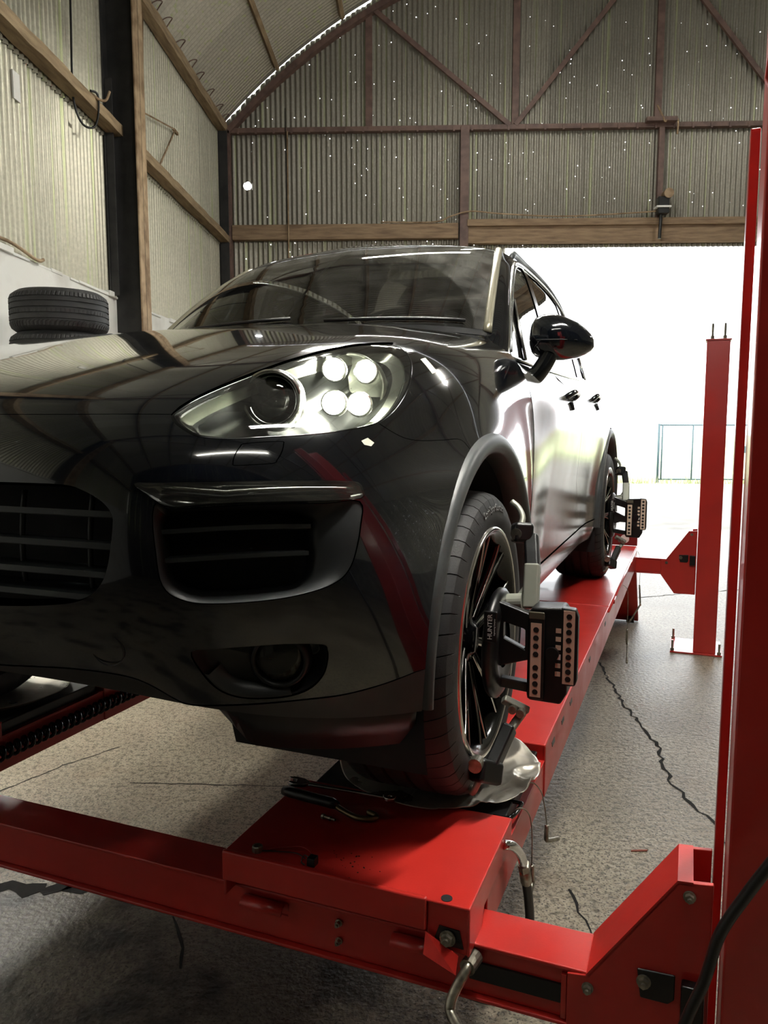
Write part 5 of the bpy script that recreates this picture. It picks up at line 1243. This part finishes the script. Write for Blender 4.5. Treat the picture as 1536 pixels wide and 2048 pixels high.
MB().cbox((-.13, .785, .365), (.10, .06, .20)).build('brake_caliper', M_dark, CAR, bev=.02, seg=3)
# sidewall lettering bent round the front tyre
def sidewall_text(txt, r0, size, a_mid, w, yoff):
    tcu = bpy.data.curves.new('t', 'FONT'); tcu.body = txt; tcu.size = size; tcu.extrude = .0012; tcu.align_x = 'CENTER'
    ob = bpy.data.objects.new('t', tcu); me = bpy.data.meshes.new_from_object(ob); bpy.data.objects.remove(ob)
    for v in me.vertices:
        a = a_mid+v.co.x/r0; r = r0+v.co.y; z = v.co.z; v.co = (r*math.cos(a), yoff(r)+z, r*math.sin(a))
    me.materials.append(mat('lettering rubber', (96, 96, 94), .6)); o = bpy.data.objects.new('sidewall_lettering', me); COL.objects.link(o); o.parent = w; return o
yo = lambda r: float(np.interp(r, [.307, .332, .352], [.1465, .1445, .1355]))+.0008
sidewall_text('ContiSportContact', .322, .024, R(90), WF, yo)
# ================================================================ wheel alignment targets
def vb(c, sz, rot=None): return MB().cbox(c, sz, rot)
def bar3(a, b, wx, wy, n=None):
    a, b = Vector(a), Vector(b); t = (b-a).normalized(); ref = Vector((0, 1, 0)) if abs(t.y) < .9 else Vector((1, 0, 0)); p = (ref-t*ref.dot(t)).normalized(); q = t.cross(p); vs = []
    for e in (a, b):
        for i, j in ((-1, -1), (1, -1), (1, 1), (-1, 1)): vs.append(e+p*(wx/2*i)+q*(wy/2*j))
    return MB().add(vs, [(0, 3, 2, 1), (4, 5, 6, 7)]+[(i, (i+1) % 4, 4+(i+1) % 4, 4+i) for i in range(4)])
def target(u0, label):
    t = empty('alignment_target', tuple(car_to_world(u0, 0, .365)), CAR_RZ); tag(t, label, 'alignment target', 'wheel alignment targets clamped to the wheels')
    # round backing dish against the rim
    MB().lathe([(.060, .985), (.112, .968), (.128, .966), (.134, .972), (.134, .982), (.124, .990), (.095, .996), (.086, .994), (.060, .992)], 56, (0, 0, 0), 1).build('dish', M_blk, t, True)
    for a in (40, 140, 220, 320):
        MB().cbox((.093*math.cos(R(a)), .985, .093*math.sin(R(a))), (.03, .012, .05), Matrix.Rotation(-R(a), 3, 'Y')).build('dish_pad', M_blk, t, bev=.004)
    # two side cheeks with windows, from dish to head
    for z0, z1 in ((.036, .092), (-.108, -.062)):
        up_ = z0 > 0
        if up_:
            fr = MB(); P0 = [(.985, .115), (1.062, .090), (1.062, -.020), (.985, -.045)]; H0 = [(1.000, .066), (1.052, .052), (1.052, .004), (1.000, .028)]
            for uu in (.030, .052):
                pass
            vs = []; n = 4
            for uu in (.030, .054): vs += [(uu, y, z) for y, z in P0]+[(uu, y, z) for y, z in H0]
            fs = []
            for k in range(4):
                k2 = (k+1) % 4; fs += [(k, k2, 4+k2, 4+k), (8+k, 12+k, 12+k2, 8+k2), (k, 8+k, 8+k2, k2), (4+k, 4+k2, 12+k2, 12+k)]
            fr.add(vs, fs); fr.build('bracket_cheek', M_blk, t, bev=.004)
        else:
            bar3((.03, .985, -.085), (.01, 1.06, -.098), .03, .024).build('bracket_arm', M_blk, t, bev=.004)
            bar3((-.05, .985, -.03), (-.03, 1.06, -.03), .05, .02).build('bracket_arm', M_blk, t, bev=.004)
    MB().cyl((-.02, .985, .095), (-.02, 1.03, .100), .022, 20).build('release_knob', M_alug, t)
    bar3((-.02, 1.01, .10), (-.05, 1.03, .135), .008, .006).build('release_tab', M_alug, t, bev=.001)
    # head with side wings
    hd = MB(); hd.prism([(1.056, -.112), (1.062, -.120), (1.135, -.122), (1.150, -.095), (1.150, .088), (1.135, .108), (1.066, .104), (1.056, .092)], -.03, .046, 0); H = hd.build('target_head', M_blk, t, bev=.006)
    MB().box(.046, .060, 1.060, 1.098, -.112, .090).build('strip_holder', M_blk, H, bev=.004)
    MB().box(.055, .0605, 1.0605, 1.0975, .080, .098).build('holder_cap', M_satin2, H, bev=.003)
    MB().prism([(1.132, -.078), (1.168, -.074), (1.172, -.06), (1.172, .090), (1.165, .108), (1.132, .110)], .02, .046, 0).build('strip_wing', M_blk, H, bev=.004)
    MB().cyl((.046, 1.115, .0), (.058, 1.115, .0), .016, 18).build('pivot_boss', M_blk, H)
    def strip(u, v0, v1, z0, z1, dots):
        s = MB().box(u, u+.0012, v0, v1, z0, z1).build('target_strip', M_tgt, t)
        vc = (v0+v1)/2
        for f in dots: MB().cyl((u+.0012, vc, z0+(z1-z0)*f), (u+.0018, vc, z0+(z1-z0)*f), .0066, 18).build('dot', M_ink, s)
    strip(.0602, 1.0665, 1.0915, -.105, .072, (.07, .18, .29, .40, .58, .69, .80, .91))
    strip(.0462, 1.139, 1.165, -.070, .104, (.07, .17, .27, .37, .47, .60, .71, .81, .92))
    for z in (.055, .035, .015, -.028, -.048): MB().box(.0462, .0470, 1.122, 1.134, z-.0055, z+.0055).build('white_square', M_tgt, t)
    MB().box(.0462, .0468, 1.120, 1.134, -.014, -.001).build('letter_frame', M_wht, t)
    # lettering on the dish edge
    for txt, size, dz, dx in (('HUNTER', .0150, 0, 0), ('Engineering Company', .0044, 0, .007)):
        tc = bpy.data.curves.new('t', 'FONT'); tc.body = txt; tc.size = size; tc.extrude = .0004; tc.align_x = 'CENTER'
        ob = bpy.data.objects.new('t', tc); me = bpy.data.meshes.new_from_object(ob); bpy.data.objects.remove(ob); me.materials.append(M_wht)
        o = bpy.data.objects.new('lettering', me); COL.objects.link(o); o.parent = t
        o.matrix_local = Matrix(((0, 0, 1, .0556), (0, 1, 0, 0), (0, 0, 1, 0), (0, 0, 0, 1)))
        # text runs upward (+z), faces forward (+x); letters' up points to -y
        o.matrix_local = Matrix(((0, 0, 1, .1345), (0, -1, 0, .992+dx), (1, 0, 0, .072), (0, 0, 0, 1)))
    MB().box(.127, .1343, .972, 1.003, .036, .108).build('name_plate', M_blk, t, bev=.003)
    # upper clamp arm
    bar3((-.02, 1.05, .085), (-.055, 1.045, .190), .038, .030).build('grey_lever', M_alug, t, bev=.006)
    bar3((-.052, 1.048, .165), (-.115, 1.030, .250), .036, .040).build('clamp_arm', M_blk, t, bev=.008)
    bar3((-.085, 1.018, .262), (-.140, .995, .252), .050, .052).build('clamp_jaw', M_blk, t, bev=.010)
    MB().cyl((-.100, .998, .258), (-.078, .998, .258), .014, 18).build('jaw_bolt', M_steel, t)
    MB().tube(smoothpath([(-.13, .995, .265), (-.15, 1.0, .29), (-.165, .985, .315), (-.17, .965, .33)], 4), .008, 8).build('tyre_hook', M_alug, t, True)
    # lower clamp arm
    bar3((.065, 1.005, -.118), (.04, 1.06, -.150), .022, .018).build('link', M_alug, t, bev=.004)
    for p in ((.05, 1.03, -.138), (.045, 1.048, -.146)): MB().cyl(p, (p[0]+.03, p[1], p[2]), .010, 14).build('link_pin', M_steel, t)
    bar3((.045, 1.05, -.150), (.085, 1.020, -.195), .020, .014).build('grey_lever', M_alug, t, bev=.004)
    bar3((.078, 1.026, -.178), (.150, .995, -.265), .030, .046).build('clamp_arm', M_blk, t, bev=.006)
    bar3((.130, 1.008, -.275), (.190, .972, -.245), .046, .054).build('clamp_jaw', M_blk, t, bev=.010)
    MB().cyl((.180, .975, -.230), (.208, .975, -.230), .0165, 18).build('jaw_bolt', M_steel, t)
    MB().tube(smoothpath([(.185, .985, -.262), (.19, .975, -.285), (.18, .965, -.305), (.165, .955, -.308)], 4), .008, 8).build('tyre_hook', M_alug, t, True)
    return t
M_satin2 = mat('head top cap', (92, 88, 74), .3, .4)
target(0.0, 'black wheel alignment target clamped to the front wheel nearest the camera')
target(-2.895, 'black wheel alignment target clamped to the rear wheel')
# ================================================================ stack of tyres
SX, SY = -2.41, 5.25
tR, tW = .315, .275
TY2 = None
def stack_mesh():
    hw = tW/2; prof = [(.215, -hw+.03), (.235, -hw+.008), (.26, -hw), (tR-.035, -hw+.012), (tR-.012, -hw+.030), (tR-.003, -hw+.052)]
    for g in (-.068, -.030, .006, .044, .075): prof += [(tR-.001, g-.006), (tR-.009, g-.0045), (tR-.009, g+.0045), (tR-.001, g+.006)]
    prof += [(tR-.003, hw-.052), (tR-.012, hw-.030), (tR-.035, hw-.012), (.26, hw), (.235, hw-.008), (.215, hw-.03)]
    n = 70*4; G = []
    for i in range(n+1):
        q = 2*PI*i/n; row = []
        for r, a in prof:
            dr = -.005 if (i % 4 == 0 and r > tR-.03 and (abs(a) > .08)) else 0
            if i % 4 == 2 and r > tR-.004 and -.03 < a < .0: dr = -.004
            tw = .06*a/.1 if abs(a) > .08 else (.5*a if -.066 < a < -.03 else 0)
            row.append(((r+dr)*math.cos(q+tw), (r+dr)*math.sin(q+tw), a))
        G.append(row)
    return MB().grid(G).mesh('tyre', M_rub, True)
TY2 = sharpen(stack_mesh(), 24); topz = 2.53
for i in range(9):
    zc = topz-tW/2-i*tW
    if zc-tW/2 < -.02: break
    o = inst(TY2, 'stacked_tyre', None, (SX+(.012 if i == 1 else random.uniform(-.015, .015)), SY+random.uniform(-.01, .01), zc), (0, 0, random.uniform(0, 6)))
    tag(o, ['worn black tyre at the top of the stack by the white wall', 'black tyre second from the top of the stack'][i] if i < 2 else 'black tyre %s from the top of the stack by the white wall' % ['third', 'fourth', 'fifth', 'sixth', 'seventh', 'eighth', 'ninth'][i-2], 'tyre', 'tyres stacked by the white wall')
zz = topz-i*tW if True else 0
o = MB().lathe([(.0, 0), (.085, 0), (.085, 2.15), (.07, 2.22), (.035, 2.27), (.03, 2.33), (.0, 2.33)], 24, (0, 0, 0), 2).build('gas_cylinder', mat('cream cylinder', (196, 186, 150), .5), None, True); o.location = (-2.80, 4.55, 0)
tag(o, 'tall cream cylinder at the left edge by the white wall', 'gas cylinder')
